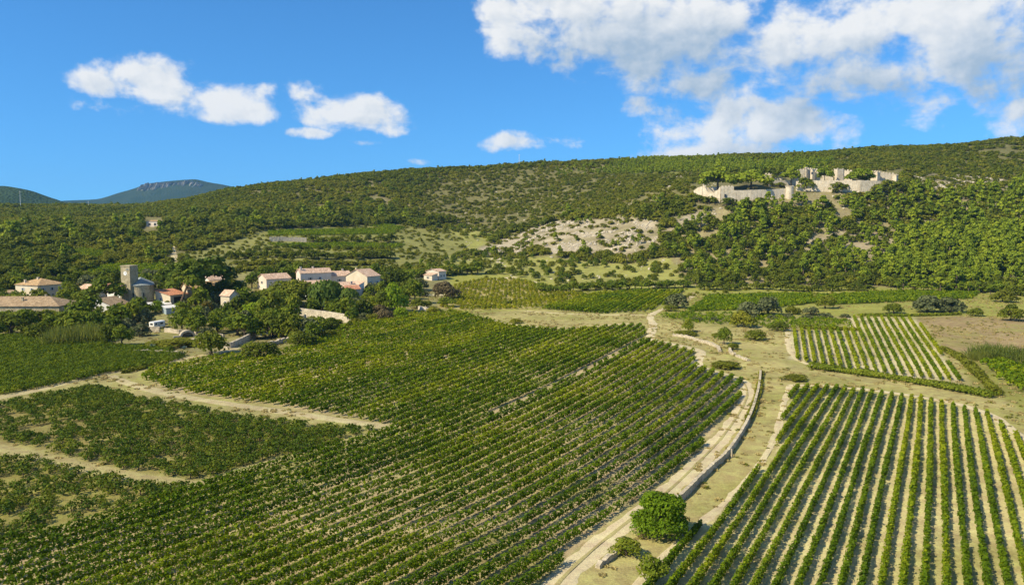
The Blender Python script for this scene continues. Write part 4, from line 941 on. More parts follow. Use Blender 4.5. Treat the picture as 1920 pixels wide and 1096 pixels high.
# ------------------------------------------------------------------ castle ruin
def castle():
    g = ground(1400, 374); e = empty('castle_ruin', g, 0, 'ruined pale stone castle with crenellated walls on the hillside', 'castle')
    S = 'castle_stone'; k = dict(ref=g)
    wall_px([(1302,357,366),(1309,352,369),(1318,349,373)], 1.6, 'curtain_wall', S, e, 1, .2, **k)
    wall_px([(1318,344,373),(1323,351,374),(1327,360,375),(1338,361,377),(1346,356,379),(1351,349,380)], 1.4, 'broken_wall', S, e, 2, .4, **k)
    wall_px([(1351,350,380),(1375,350,379)], 1.6, 'curtain_wall', S, e, 3, .1, merlons=True, **k)
    wall_px([(1375,357,379),(1410,356,377),(1445,355,373),(1478,353,370)], 1.6, 'curtain_wall', S, e, 4, .15, **k)
    wall_px([(1322,352,368),(1350,349,366),(1374,349,364)], 1.2, 'inner_wall', S, e, 14, .4, back=4, **k)
    wall_px([(1441,338.5,349),(1465,338,348),(1500,338,346)], 1.4, 'ramp_wall', S, e, 5, .15, **k)
    wall_px([(1433,327,338),(1450,326,337),(1467,325,337)], 1.4, 'rear_wall', S, e, 6, .2, merlons=True, **k)
    wall_px([(1484,333,345),(1493,324,343),(1497,319,342),(1508,318,341),(1522,317,340)], 1.6, 'keep_wall', S, e, 7, .2, merlons=True, **k)
    wall_px([(1522,319,340),(1536,319,340),(1562,321,340)], 1.6, 'keep_wall', S, e, 8, .25, merlons=True, **k)
    wall_px([(1580,320,338),(1598,321,339)], 1.6, 'keep_wall', S, e, 9, .2, merlons=True, **k)
    wall_px([(1632,322,344),(1640,322,345),(1649,323,345),(1676,327,347)], 1.6, 'keep_wall', S, e, 10, .2, merlons=True, **k)
    wall_px([(1492,339,357),(1530,338,358),(1570,338,359),(1612,338,361),(1640,339,361),(1664,341,360)], 1.5, 'terrace_wall', S, e, 11, .3, **k)
    def tower(px, base, top, w, name, rot=30, n=4):
        q = ground(px, base); h = H + float(slope_of(top))*q[1] - q[2]; r = w/F*q[1]/2; mb = MB()
        ring = [(math.cos(2*math.pi*i/n + math.pi/4)*r*1.3, math.sin(2*math.pi*i/n + math.pi/4)*r*1.3) for i in range(n)]
        mb.add([(x*1.05, y*1.05, -3) for x, y in ring] + [(x, y, h) for x, y in ring], [tuple(n+i for i in range(n))] + [(i, (i+1) % n, n+(i+1) % n, n+i) for i in range(n)])
        o = mb.build(name, S, e); o.location = q - g; o.rotation_euler = (0, 0, R(rot))
        for i in range(n):
            m = MB().box(-.5, .5, -.4, .4, -.2, random.uniform(.3, .9)).build('merlon', S, o); m.location = (ring[i][0]*.9, ring[i][1]*.9, h)
        return o
    tower(1480, 371, 350, 11, 'round_tower', 0, 14); tower(1572, 338, 317, 13, 'square_tower', 8); tower(1523, 341, 317.5, 6, 'turret', 20); tower(1511, 341, 315, 2.6, 'turret', 20); tower(1644, 346, 323, 7, 'turret', 25); tower(1678, 348, 328, 8, 'corner_tower', 40)
    for (px, py, w, h) in ((1359,367,1.6,2.6),(1646,331,1.6,2.2),(1521,325,1.2,2.0)):
        q = ground(px, 379 if px < 1400 else 345); z = H + float(slope_of(py))*q[1]; m = MB().box(-w/2, w/2, -1.1, -.95, -h/2, h/2).build('doorway', 'window_dark', e); m.location = np.array([q[0], q[1], z]) - g
castle()

# ------------------------------------------------------------------ trees and bushes
def lobes(kind, r):
    """(centre, radius xyz) of the leaf masses, crown width about 1, and the tree's height"""
    out = []
    if kind in ('oak', 'garrigue', 'olive', 'fig'):
        hh = {'oak': .82, 'garrigue': .60, 'olive': .72, 'fig': .88}[kind]; n = {'oak': 11, 'garrigue': 9, 'olive': 9, 'fig': 17}[kind]
        for k in range(n):
            an = r.uniform(0, 6.28); d = math.sqrt(r.uniform(0, 1))*.33; z = hh*(.30 + .36*(1 - (d/.36)**2) + r.uniform(-.10, .10)); q = r.uniform(.17, .25)
            out.append((np.array([math.cos(an)*d, math.sin(an)*d, z]), np.array([q, q, q*.85])))
        if kind == 'fig':
            for k in range(7):
                an = r.uniform(0, 6.28); d = r.uniform(.12, .36); out.append((np.array([math.cos(an)*d, math.sin(an)*d, .76 - d*.62 + r.uniform(-.04, .05)]), np.array([.10, .10, .09])))
            for k in range(16):
                an = 6.28*k/16; q = r.uniform(.13, .19); out.append((np.array([math.cos(an)*.37, math.sin(an)*.37, r.uniform(.10, .30)]), np.array([q, q, q])))
        for k in range(n//2 + 1):
            an = 6.28*k/(n//2 + 1) + r.uniform(-.3, .3); q = r.uniform(.13, .19); out.append((np.array([math.cos(an)*.33, math.sin(an)*.33, hh*.26]), np.array([q, q, q*.9])))
    elif kind == 'broad':
        hh = 1.1
        for k in range(17):
            an = r.uniform(0, 6.28); d = math.sqrt(r.uniform(0, 1))*.33; z = .24 + .62*(1 - (d/.36)**2)*r.uniform(.4, 1) + r.uniform(-.05, .08); q = r.uniform(.16, .25)
            out.append((np.array([math.cos(an)*d, math.sin(an)*d, z]), np.array([q, q, q])))
    elif kind == 'pine':
        hh = 1.25
        for k in range(15):
            t = r.uniform(0, 1); d = (1 - t)**.7*.38*r.uniform(.45, 1); an = r.uniform(0, 6.28); z = .34 + .80*t; q = r.uniform(.10, .19)
            out.append((np.array([math.cos(an)*d, math.sin(an)*d, z]), np.array([q*1.1, q*1.1, q*.8])))
    elif kind == 'umbrella':
        hh = 1.0
        for k in range(26):
            an = r.uniform(0, 6.28); d = math.sqrt(r.uniform(0, 1))*.40; z = .42 + .44*(1 - (d/.42)**2)*r.uniform(.40, 1) + r.uniform(-.07, .05); q = r.uniform(.11, .18)
            out.append((np.array([math.cos(an)*d, math.sin(an)*d, z]), np.array([q, q, q*.72])))
    elif kind == 'cypress':
        hh = 5.0
        for k in range(14):
            t = (k + .5)/14; q = .46*math.sin(math.pi*min(1, .22 + .80*t))**.8 + .06; out.append((np.array([r.uniform(-.06, .06), r.uniform(-.06, .06), .25 + 4.5*t]), np.array([q, q, .42])))
    return out, hh
def crown_mesh(kind, seed, n, size):
    r = np.random.default_rng(seed)
    if kind == 'willow':
        hh = 1.0; m = n; th = r.uniform(0, 6.28, m); d = np.sqrt(r.uniform(.05, 1, m))*.5; strand = np.floor(th/6.28*26); th = strand/26*6.28 + r.normal(0, .08, m)
        top = .62 + .36*np.sqrt(np.maximum(0, 1 - (d/.52)**2)); u = r.uniform(0, 1, m)**1.3; low = .10 + .22*vnoise(strand*1.7, strand*0 + seed); z = top - (top - low)*u*np.clip(d*2.4, .12, 1)
        c = np.stack([np.cos(th)*d, np.sin(th)*d, z], 1); nr = np.stack([np.cos(th), np.sin(th), .5*(1 - u)], 1) + r.normal(0, .3, (m, 3))
        v, f = quads(c, nr, size*r.uniform(.7, 1.3, m), r=r); v = v.reshape(-1, 4, 3); v[:, :, 2] = z[:, None] + (v[:, :, 2] - z[:, None])*1.8; return v.reshape(-1, 3), f, np.clip(r.normal(.5, .2, m), 0, 1), hh
    if kind == 'reed':
        hh = 1.0; x = r.uniform(-.5, .5, n); y = r.uniform(-.5, .5, n); h = r.uniform(.55, 1.0, n)*(1 - .6*(x*x + y*y)); an = r.uniform(0, 6.28, n); w = size*.35; ln = r.normal(0, .10, (n, 2))
        b = np.stack([x, y, x*0], 1); t = np.stack([x + ln[:, 0], y + ln[:, 1], h], 1); s = np.stack([np.cos(an)*w, np.sin(an)*w, an*0], 1); m_ = b*.45 + t*.55
        v = np.stack([b - s*.4, m_ - s, t, m_ + s], 1); return v.reshape(-1, 3), np.arange(4*n).reshape(n, 4), np.clip(r.normal(.5, .25, n), 0, 1), hh
    if kind == 'agave':
        hh = .6; an = r.uniform(0, 6.28, n); el = r.uniform(.25, 1.4, n); L = .5*r.uniform(.8, 1.1, n); d = np.stack([np.cos(an)*np.cos(el), np.sin(an)*np.cos(el), np.sin(el)], 1); s = np.stack([-np.sin(an), np.cos(an), an*0], 1)*.05
        b = d*.04; m_ = d*L[:, None]*.5; t = d*L[:, None]; v = np.stack([b - s*.5, m_ - s, t, m_ + s], 1); return v.reshape(-1, 3), np.arange(4*n).reshape(n, 4), np.clip(r.normal(.5, .25, n), 0, 1), hh
    lb, hh = lobes(kind, r); w = np.array([q[1][0]**2 for q in lb]); w /= w.sum(); idx = r.choice(len(lb), n, p=w)
    d = r.normal(size=(n, 3)); d /= np.linalg.norm(d, axis=1, keepdims=True); d[:, 2] = np.where(d[:, 2] < -.35, -d[:, 2], d[:, 2])
    rad = r.uniform(.72, 1.06, n)[:, None]; C = np.array([q[0] for q in lb])[idx]; Rr = np.array([q[1] for q in lb])[idx]
    c = C + d*Rr*rad; c[:, 2] = np.maximum(c[:, 2], .02)
    v, f = quads(c, d + r.normal(0, .42, (n, 3)) + [0, 0, .15], size*r.uniform(.65, 1.3, n), r=r)
    lt = r.normal(0, .16, len(lb))[idx]; return v, f, np.clip(r.normal(.48, .16, n) + lt, 0, 1), hh
def trunk_of(kind, seed, lean=0):
    r = random.Random(seed); mb = MB(); lb, hh = lobes(kind, np.random.default_rng(seed)) if kind not in ('willow', 'reed', 'agave') else ([(np.array([.2, .1, .7]), None), (np.array([-.2, .1, .7]), None), (np.array([0, -.2, .75]), None)], 1.0)
    th = {'oak': .30, 'garrigue': .14, 'olive': .24, 'fig': .25, 'broad': .30, 'pine': .95, 'umbrella': .55, 'cypress': 4.0, 'willow': .5}.get(kind, .2); rd = {'pine': .030, 'umbrella': .026, 'cypress': .12, 'oak': .04, 'olive': .05}.get(kind, .036)
    t = (lean*.3 + r.uniform(-.02, .02), r.uniform(-.02, .02), th)
    mb.tube([(-lean, 0, -.06), (-lean*.55, .004, th*.33), (-lean*.1, .01, th*.7), t], [rd*1.3, rd, rd*.85, rd*.6], 7)
    for k, (c, _) in enumerate(lb[:7]):
        if kind == 'cypress': break
        z0 = th*r.uniform(.75, 1.0) if kind != 'pine' else min(c[2]*.85, th); mb.tube([(t[0]*z0/th, t[1]*z0/th, z0), tuple(c*.55 + np.array([t[0], t[1], z0])*.45 + np.array([0, 0, .02])), tuple(c)], [rd*.5, rd*.35, rd*.15], 5)
    return mb
LEAF = {'oak': 'leaf_oak', 'garrigue': 'leaf_garrigue', 'olive': 'leaf_olive', 'fig': 'leaf_fig', 'broad': 'leaf_broad', 'pine': 'leaf_pine', 'umbrella': 'leaf_umbrella', 'cypress': 'leaf_cypress', 'willow': 'leaf_willow', 'reed': 'leaf_reed', 'agave': 'leaf_agave', 'autumn': 'leaf_autumn', 'dry': 'leaf_brown', 'castle_pine': 'leaf_pine'}
NAMES = {'oak': 'evergreen_oak', 'garrigue': 'bush', 'olive': 'grey_bush', 'fig': 'round_tree', 'broad': 'leafy_tree', 'pine': 'pine_tree', 'umbrella': 'umbrella_pine', 'cypress': 'cypress_tree', 'willow': 'weeping_willow', 'reed': 'reed_clump', 'agave': 'agave', 'autumn': 'leafy_tree', 'dry': 'dry_bush', 'castle_pine': 'umbrella_pine'}
BASE = {'autumn': 'broad', 'dry': 'garrigue', 'castle_pine': 'umbrella'}
HI = {}
def variants(kind, lod):
    """lod 2: village and field edge; 1: near hillside; 0: far hillside"""
    if (kind, lod) in HI: return HI[kind, lod]
    b = BASE.get(kind, kind); n, sz, cnt = {3: (9000, .050, 1), 2: (1300, .088, 4), 1: (480, .13, 5), 0: (140, .21, 6)}[lod]
    if b == 'cypress': n, sz = int(n*.8), sz*1.8
    if b == 'reed': n, sz = 900, .020
    if b == 'agave': n, sz = 60, .1
    out = []
    for q in range(cnt):
        v, f, ti, hh = crown_mesh(b, 100*len(kind) + q*13 + lod, n, sz)
        if lod == 0 and b in ('oak', 'garrigue', 'broad'): v[:, 2] *= .74
        cr = proto('crown', v, f, ti, LEAF[kind]); tr = None
        if b not in ('reed', 'agave'):
            mb = trunk_of(b, 100*len(kind) + q*13 + lod); tr = mesh_obj('trunk', mb.v, mb.f, 'bark'); col.objects.unlink(tr)
        out.append((cr, tr, hh))
    HI[kind, lod] = out; return out
NT = [0]
def tree_at(kind, g, w, h, label, group=None, lod=2, v=None, lean=0, cat=None, name=None):
    NT[0] += 1; vs = variants(kind, lod); cr, tr, hh = vs[(NT[0] if v is None else v) % len(vs)]
    rz = random.Random(NT[0]).uniform(0, 6.28)
    e = empty(name or NAMES[kind], g, 0 if lean else rz, label, cat or ('tree' if kind not in ('garrigue', 'olive', 'reed', 'agave', 'dry') else {'reed': 'reeds', 'agave': 'agave'}.get(kind, 'bush')), group); e.scale = (w, w, h/hh)
    linkcopy('crown' if kind not in ('reed', 'agave') else 'leaves', cr.data, e)
    if lean:
        mb = trunk_of(BASE.get(kind, kind), 5, lean); mesh_obj('trunk', mb.v, mb.f, 'bark', e)
    elif tr: linkcopy('trunk', tr.data, e)
    return e
def T(kind, px, base, wpx, hpx, label, **k):
    g = ground(px, base); s = g[1]/F
    return tree_at(kind, g, wpx*s*(1.22 if kind not in ('fig', 'cypress', 'agave', 'reed') else 1.08), hpx*s*1.06, label, **k)
# by the track and in the fields
T('fig', 1236, 1003, 100, 92, 'large bright green round tree beside the winding dirt track', lod=3)
T('broad', 1174, 1042, 54, 36, 'dark green bush just below the large round tree')
T('broad', 1222, 1092, 56, 56, 'dark leafy bush at the start of the striped right-hand field')
T('oak', 1416, 637, 36, 20, 'round dark bush alone on the dry grass')
T('broad', 1291, 622, 22, 25, 'small crooked tree at the bend of the dirt track'); T('broad', 1357, 645, 30, 34, 'small sparse tree beside the low crumbling wall'); T('oak', 1375, 655, 18, 14, 'small dark bush next to the bent wall remnant')
T('olive', 1270, 577, 40, 27, 'grey-green round bush at the corner of the bright green plot'); T('oak', 1258, 583, 24, 13, 'dark low bush under the grey-green round bush')
T('garrigue', 1394, 613, 44, 30, 'olive bush in front of the grey bush pair'); T('olive', 1405, 592, 42, 30, 'left bush of the grey pair behind the striped plot'); T('olive', 1440, 590, 46, 34, 'right bush of the grey pair behind the striped plot'); T('oak', 1458, 620, 36, 18, 'dark bush at the left end of the low hedge')
T('oak', 1547, 578, 32, 28, 'dark bush between the two green strips'); T('olive', 1520, 590, 28, 17, 'smaller grey bush right of the grey pair'); T('garrigue', 1488, 589, 26, 16, 'low green bush right of the grey pair'); T('olive', 1740, 585, 56, 30, 'wide grey bush, left of two below the pine wood'); T('olive', 1782, 585, 50, 28, 'wide grey bush, right of two below the pine wood'); T('oak', 1675, 587, 32, 20, 'dark bush above the top edge of the small striped plot')
T('oak', 1895, 601, 36, 32, 'dark bush at right edge above the brown fallow field'); T('oak', 1826, 592, 26, 16, 'small dark bush above the brown fallow field'); T('garrigue', 1880, 566, 40, 24, 'light green bush at the right edge under the pine wood')
T('garrigue', 1360, 690, 50, 13, 'low green mat of bush beside the dirt track bend'); T('garrigue', 1488, 712, 44, 11, 'low green mat of bush above the right-hand field'); T('garrigue', 1345, 632, 20, 8, 'tiny bush patch behind the low crumbling wall'); T('garrigue', 968, 606, 22, 9, 'small green patch in the dry grass above the vines'); T('garrigue', 1285, 628, 40, 9, 'low grassy bush beside the track bend')
T('reed', 1880, 673, 96, 30, 'tall pale green reeds beside the brown fallow field'); T('reed', 1836, 676, 30, 22, 'shorter pale reeds left of the tall reeds')
T('reed', 150, 642, 96, 40, 'big yellow-green reed bed in front of the long barn'); T('reed', 112, 640, 40, 26, 'smaller reed clump left of the big reed bed'); T('reed', 184, 640, 30, 34, 'narrow reed clump right of the big reed bed')
# village: lower edge
VIL = [('oak',22,628,60,40,'dark spreading tree at the left edge above the vineyard'),('broad',45,622,60,46,'yellowish tree screening the long barn'),('broad',97,606,40,28,'green tree at the corner of the long barn'),('oak',70,634,40,30,'dark bush between barn tree and reeds'),
 ('oak',140,645,20,22,'small dark shrub in front of the reed bed, left'),('oak',172,645,20,20,'small dark shrub in front of the reed bed, right'),('oak',205,648,30,44,'dark upright tree left of the twin pair below the cottage'),('broad',229,648,36,46,'dark leafy tree right of the twin pair below the cottage'),
 ('olive',261,630,34,22,'small olive-like tree on the lawn below the caravan'),('broad',236,610,42,42,'leafy tree hiding the right side of the white cottage'),('broad',186,606,24,34,'narrow green tree in front of the white cottage'),('olive',271,610,34,32,'grey-green tree with bare trunk left of the caravan'),
 ('fig',292,586,30,24,'bright green round tree at the foot of the apse'),('oak',315,574,14,12,'clipped dark shrub in front of the open porch'),('oak',152,600,22,16,'dark shrub at the barn end'),('broad',160,572,44,34,'tree between farmhouse and pink-tiled house'),('broad',136,568,34,36,'tree at the right end of the hip-roofed farmhouse'),('broad',50,566,28,14,'low shrub before the lit farmhouse wall'),('broad',82,572,28,16,'low shrub before the dark farmhouse side'),
 ('broad',341,622,38,52,'left orchard tree above the stone terrace wall'),('broad',371,628,42,54,'middle orchard tree above the stone terrace wall'),('broad',408,622,40,46,'right orchard tree above the stone terrace wall'),('autumn',388,600,30,36,'orange-tinged tree behind the orchard trees'),('garrigue',330,650,70,16,'low hedge of shrubs on the garden terrace'),('garrigue',300,650,40,14,'shrubs around the pale agaves'),('broad',318,661,18,14,'round bright shrub on the straw coloured wall'),
 ('oak',396,664,56,48,'big dark tree at the end of the left track'),('broad',446,628,58,46,'green tree above the shaded terrace wall'),('oak',506,634,56,46,'large dark bush left of the garden wall'),('fig',478,606,52,46,'bright green tree left of the long garden wall'),('oak',487,670,58,34,'dark bush at the upper corner of the big vineyard'),('broad',461,580,46,48,'leafy tree between ivy house and dark oak'),
 ('oak',520,572,70,46,'left half of the large dark oak mass by the village row'),('oak',552,574,66,56,'right half of the large dark oak mass by the village row'),('olive',546,622,34,30,'grey-green bush below the garden wall, left'),('olive',570,622,30,26,'grey-green bush below the garden wall, middle'),('broad',598,618,36,24,'light bush below the garden wall, right'),('broad',620,612,28,18,'small light bush below the right end of the garden wall'),('oak',566,650,54,32,'dark bush at the vineyard edge below the garden wall'),('garrigue',608,634,44,16,'brownish scrub strip along the upper vineyard edge'),
 ('garrigue',628,588,36,18,'yellow bush between the two willows'),('oak',657,616,12,18,'small upright shrub at the right end of the garden wall'),('willow',612,584,56,56,'left weeping willow behind the garden wall'),('willow',654,586,34,44,'right weeping willow behind the garden wall'),
 ('fig',742,585,46,58,'tall bright green tree right of the large cream house'),('fig',752,598,28,26,'round bright green shrub below the tall bright tree'),('oak',744,545,46,46,'dark oak behind the tall bright tree'),('oak',769,552,36,30,'dark bush in front of the small pink house'),('dry',722,600,30,20,'dry brown bush at the top of the big vineyard'),('garrigue',680,582,26,18,'pale shrub right of the willows'),('broad',706,582,40,30,'light green shrub mass below the large cream house'),('dry',706,590,30,20,'brownish shrub below the large cream house'),('broad',686,566,26,18,'clipped tree before the large cream house terrace'),
 ('dry',838,560,46,34,'bare reddish bush right of the small pink house'),('broad',838,574,36,18,'green bush at the top corner of the middle vineyard'),('oak',782,578,24,20,'dark roadside bush above the broken wall'),('garrigue',700,600,24,14,'low bush right of the garden wall'),('olive',684,600,24,14,'grey shrub right of the garden wall'),('oak',800,576,20,14,'small dark roadside bush'),('garrigue',815,588,26,14,'green bush at the edge of the middle vineyard'),
 ('broad',505,540,30,24,'tree in front of the pink roofed house'),('broad',420,560,34,40,'leafy tree behind the ivy house'),('garrigue',560,606,26,14,'scrub at the foot of the garden wall, left'),('garrigue',588,606,26,14,'scrub at the foot of the garden wall, middle'),('broad',250,690,1,1,None)]
for k, a in enumerate(VIL):
    if a[5]: T(*a, name='shrub' if a[4] < 20 and a[0] in ('oak', 'broad', 'fig') else None)
for px, b, w, h, lab in ((585,582,9,42,'leftmost slim cypress behind the garden wall'),(591,583,9,38,'second slim cypress behind the garden wall'),(598,583,10,30,'short dark cypress, third behind the garden wall'),(634,574,10,36,'slim cypress between the two willows'),(663,588,9,40,'rightmost slim cypress beside the right willow')): T('cypress', px, b, w, h, lab)
T('umbrella', 352, 578, 68, 92, 'tall pine with a long leaning pale trunk', lean=.22, v=0); T('umbrella', 383, 566, 100, 92, 'biggest broad pine with a straight pale trunk', v=1); T('umbrella', 200, 580, 60, 62, 'dark umbrella pine in front of the white cottage', v=2); T('umbrella', 328, 556, 60, 66, 'rear pine left of the biggest broad pine', v=3)
for px, b, w in ((285,655,22),(303,657,14),(345,655,16),(352,648,12)): T('agave', px, b, w, w*.6, {285:'largest pale blue-grey agave on the garden terrace',303:'agave right of the largest one',345:'agave near the big dark tree',352:'smallest agave, below the stone arch'}[px])
def village_green():
    poly = [(-20,632),(-20,540),(120,528),(300,520),(480,512),(700,520),(790,528),(800,560),(700,600),(620,630),(520,660),(430,640),(300,628),(150,632)]; r = random.Random(5); done = [(ground(a[1], a[2]), 3.5) for a in VIL if a[5]]
    for h_ in [o for o in col.objects if o.parent is None and o.get('category') in ('house', 'barn', 'church', 'shed', 'outbuilding', 'caravan', 'arch', 'cabin')]:
        m_ = h_.matrix_basis; bb = [m_ @ Vector(v.co) for c in h_.children if c.type == 'MESH' for v in c.data.vertices]; x0, x1 = min(v.x for v in bb), max(v.x for v in bb); y0, y1 = min(v.y for v in bb), max(v.y for v in bb)
        BOX.append((x0 - 2.0, x1 + 2.0, y0 - 3.2, y1 + 1.5))
    n = 0
    for _ in range(3200):
        px, py = r.uniform(-15, 800), r.uniform(515, 640)
        if not inpoly(np.array([px]), np.array([py]), poly)[0]: continue
        g = ground(px, py)
        if any(a < g[0] < b and c < g[1] < d for a, b, c, d in BOX): continue
        if 262 < px < 330 and py > 588: continue
        if any(math.hypot(g[0]-q[0][0], g[1]-q[0][1]) < q[1] for q in done): continue
        if n >= 290: break
        n += 1; kd = r.choice(['broad', 'broad', 'oak', 'garrigue', 'garrigue', 'olive', 'broad']); w = r.uniform(5.0, 10.5) if kd != 'garrigue' else r.uniform(2.4, 5); done.append((g, w*.42))
        side = 0 if px < 300 else 1 if px < 500 else 2
        lab = [('leafy garden tree around the church and barns', 'garden trees around the church'), ('leafy garden tree around the tall pines', 'garden trees around the tall pines'), ('leafy garden tree around the right-hand village houses', 'garden trees around the right-hand houses')][side]
        if kd in ('garrigue', 'olive'): lab = (lab[0].replace('leafy garden tree', 'low garden bush'), lab[1].replace('trees', 'bushes'))
        tree_at(kd, g, w, w*{'broad': 1.1, 'oak': .95, 'garrigue': .55, 'olive': .75}[kd]*r.uniform(.85, 1.2), lab[0], lab[1], lod=1)
BOX = []
village_green()
# castle pines and bushes
for px, b, w, h, lab in ((1346,364,70,46,'wide umbrella pine over the broken left castle wall'),(1408,362,70,44,'wide umbrella pine inside the long castle wall'),(1483,349,34,34,'slender umbrella pine left of the castle keep'),(1546,345,30,32,'round umbrella pine before the castle keep'),(1612,350,46,34,'dense umbrella pine right of the square castle tower')): T('castle_pine', px, b, w*.92, h*1.08, lab, lod=2, v=px)
for q, (px, b, w, h) in enumerate(((1310,378,24,14),(1330,382,26,16),(1368,386,30,16),(1396,384,16,9),(1424,384,28,14),(1512,358,32,26),(1568,360,34,20),(1440,349,18,10),(1462,350,22,8),(1586,336,10,8),(1508,340,8,8),(1640,362,30,18),(1660,362,30,26),(1685,360,30,20))):
    T('oak', px, b, w, h, f"{ordinal(q+1)} dark bush along the castle walls, counted in order from the left end" if False else f"dark evergreen bush growing against the castle walls", group='bushes against the castle walls', lod=1)
# terrace shrubs, in lines along the banks
def line_of(kind, p0, p1, n, w, h, label, group, jx=4, jy=1.5):
    r = random.Random(n*31 + int(p0[0]))
    for k in range(n):
        t = (k + .5)/n; T(kind, p0[0] + (p1[0]-p0[0])*t + r.uniform(-jx, jx), p0[1] + (p1[1]-p0[1])*t + r.uniform(-jy, jy), w*r.uniform(.7, 1.3), h*r.uniform(.75, 1.3), label, group=group, lod=1)
line_of('oak', (425,484), (735,484), 22, 22, 14, 'dark round bush in the line along the middle terrace bank', 'bushes along the middle terrace bank')
line_of('oak', (470,466), (740,468), 14, 15, 9, 'small dark bush along the upper terrace bank', 'bushes along the upper terrace bank')
line_of('garrigue', (440,496), (720,496), 20, 22, 8, 'low green bush along the lower terrace bank', 'bushes along the lower terrace bank')
line_of('garrigue', (430,508), (660,506), 16, 24, 9, 'low bush on the bank just above the village roofs', 'bushes on the bank above the village')
line_of('oak', (575,454), (740,455), 9, 18, 14, 'dark bush below the upper vine terrace', 'bushes below the upper vine terrace')
line_of('oak', (480,428), (860,418), 26, 17, 15, 'dark oak in the row above the vine terraces', 'oaks above the vine terraces')
line_of('broad', (1010,548), (1300,538), 20, 24, 16, 'green bush in the hedge above the bright green plot', 'hedge bushes above the bright green plot')
line_of('oak', (1310,542), (1640,546), 14, 26, 16, 'dark bush at the foot of the castle slope', 'bushes at the foot of the castle slope')
line_of('pine', (1670,545), (1880,552), 12, 24, 22, 'young light green pine at the edge of the pine wood', 'young pines at the edge of the pine wood')
line_of('broad', (750,520), (900,512), 10, 26, 20, 'leafy green tree in the belt behind the small pink house', 'trees behind the small pink house')
line_of('olive', (1290,602), (1600,594), 9, 20, 9, 'low grey bush along the strip above the small striped plot', 'low bushes above the small striped plot')
def hedge(pix, w, h, label, seed, name='hedge', mat='leaf_garrigue', per=2.2):
    P = smooth_line(np.array([ground(*p)[:2] for p in pix]), 2); L = resample(P, .5); Tn = np.gradient(L, axis=0); Tn /= np.linalg.norm(Tn, axis=1, keepdims=True) + 1e-9
    s = np.arange(len(L)); vig = np.clip(.55 + .8*(vnoise(s/9.0, s*0 + seed) - .3), .3, 1.1); v, f, ti = vine_leaves(L, Tn, vig, np.hypot(L[:, 0], L[:, 1]), w, h, seed, per); b = np.array([L[0, 0], L[0, 1], float(height(*L[0]))])
    v[:, 2] -= .1; o = mesh_obj(name, v - b, f, mat, None, ti); o.location = b; return tag(o, label, 'hedge')
hedge([(1522,690),(1590,700),(1680,712),(1770,728),(1860,746)], 5.0, 1.7, 'long low dark green hedge below the small striped plot', 41, mat='leaf_broad', per=4)
hedge([(1766,656),(1800,672),(1825,695),(1850,720),(1870,742)], 3.4, 1.5, 'curved low hedge between the fallow field and the rough lane', 42, mat='leaf_garrigue', per=3)
hedge([(1500,616),(1550,618),(1606,620)], 2.4, 1.6, 'short dark hedge across the notch of the small striped plot', 43, mat='leaf_oak', per=3)
hedge([(1610,592),(1720,593),(1800,590)], 2.2, 1.1, 'thin green hedge along the top of the small striped plot', 44, mat='leaf_broad', per=2.5)
hedge([(1428,700),(1424,730),(1414,765),(1402,790)], 1.6, 1.0, 'thin strip of green weeds along the upper drystone wall', 45, mat='leaf_garrigue', per=2)
hedge([(905,578),(970,566),(1030,556),(1090,550)], 1.6, 1.2, 'dark hedge between the untidy plot and the bright green plot', 46, mat='leaf_oak', per=2.5)
hedge([(232,700),(262,692),(310,683)], 2.6, 1.2, 'low dark bramble strip at the fork of the left tracks', 47, mat='leaf_garrigue', per=2.2)

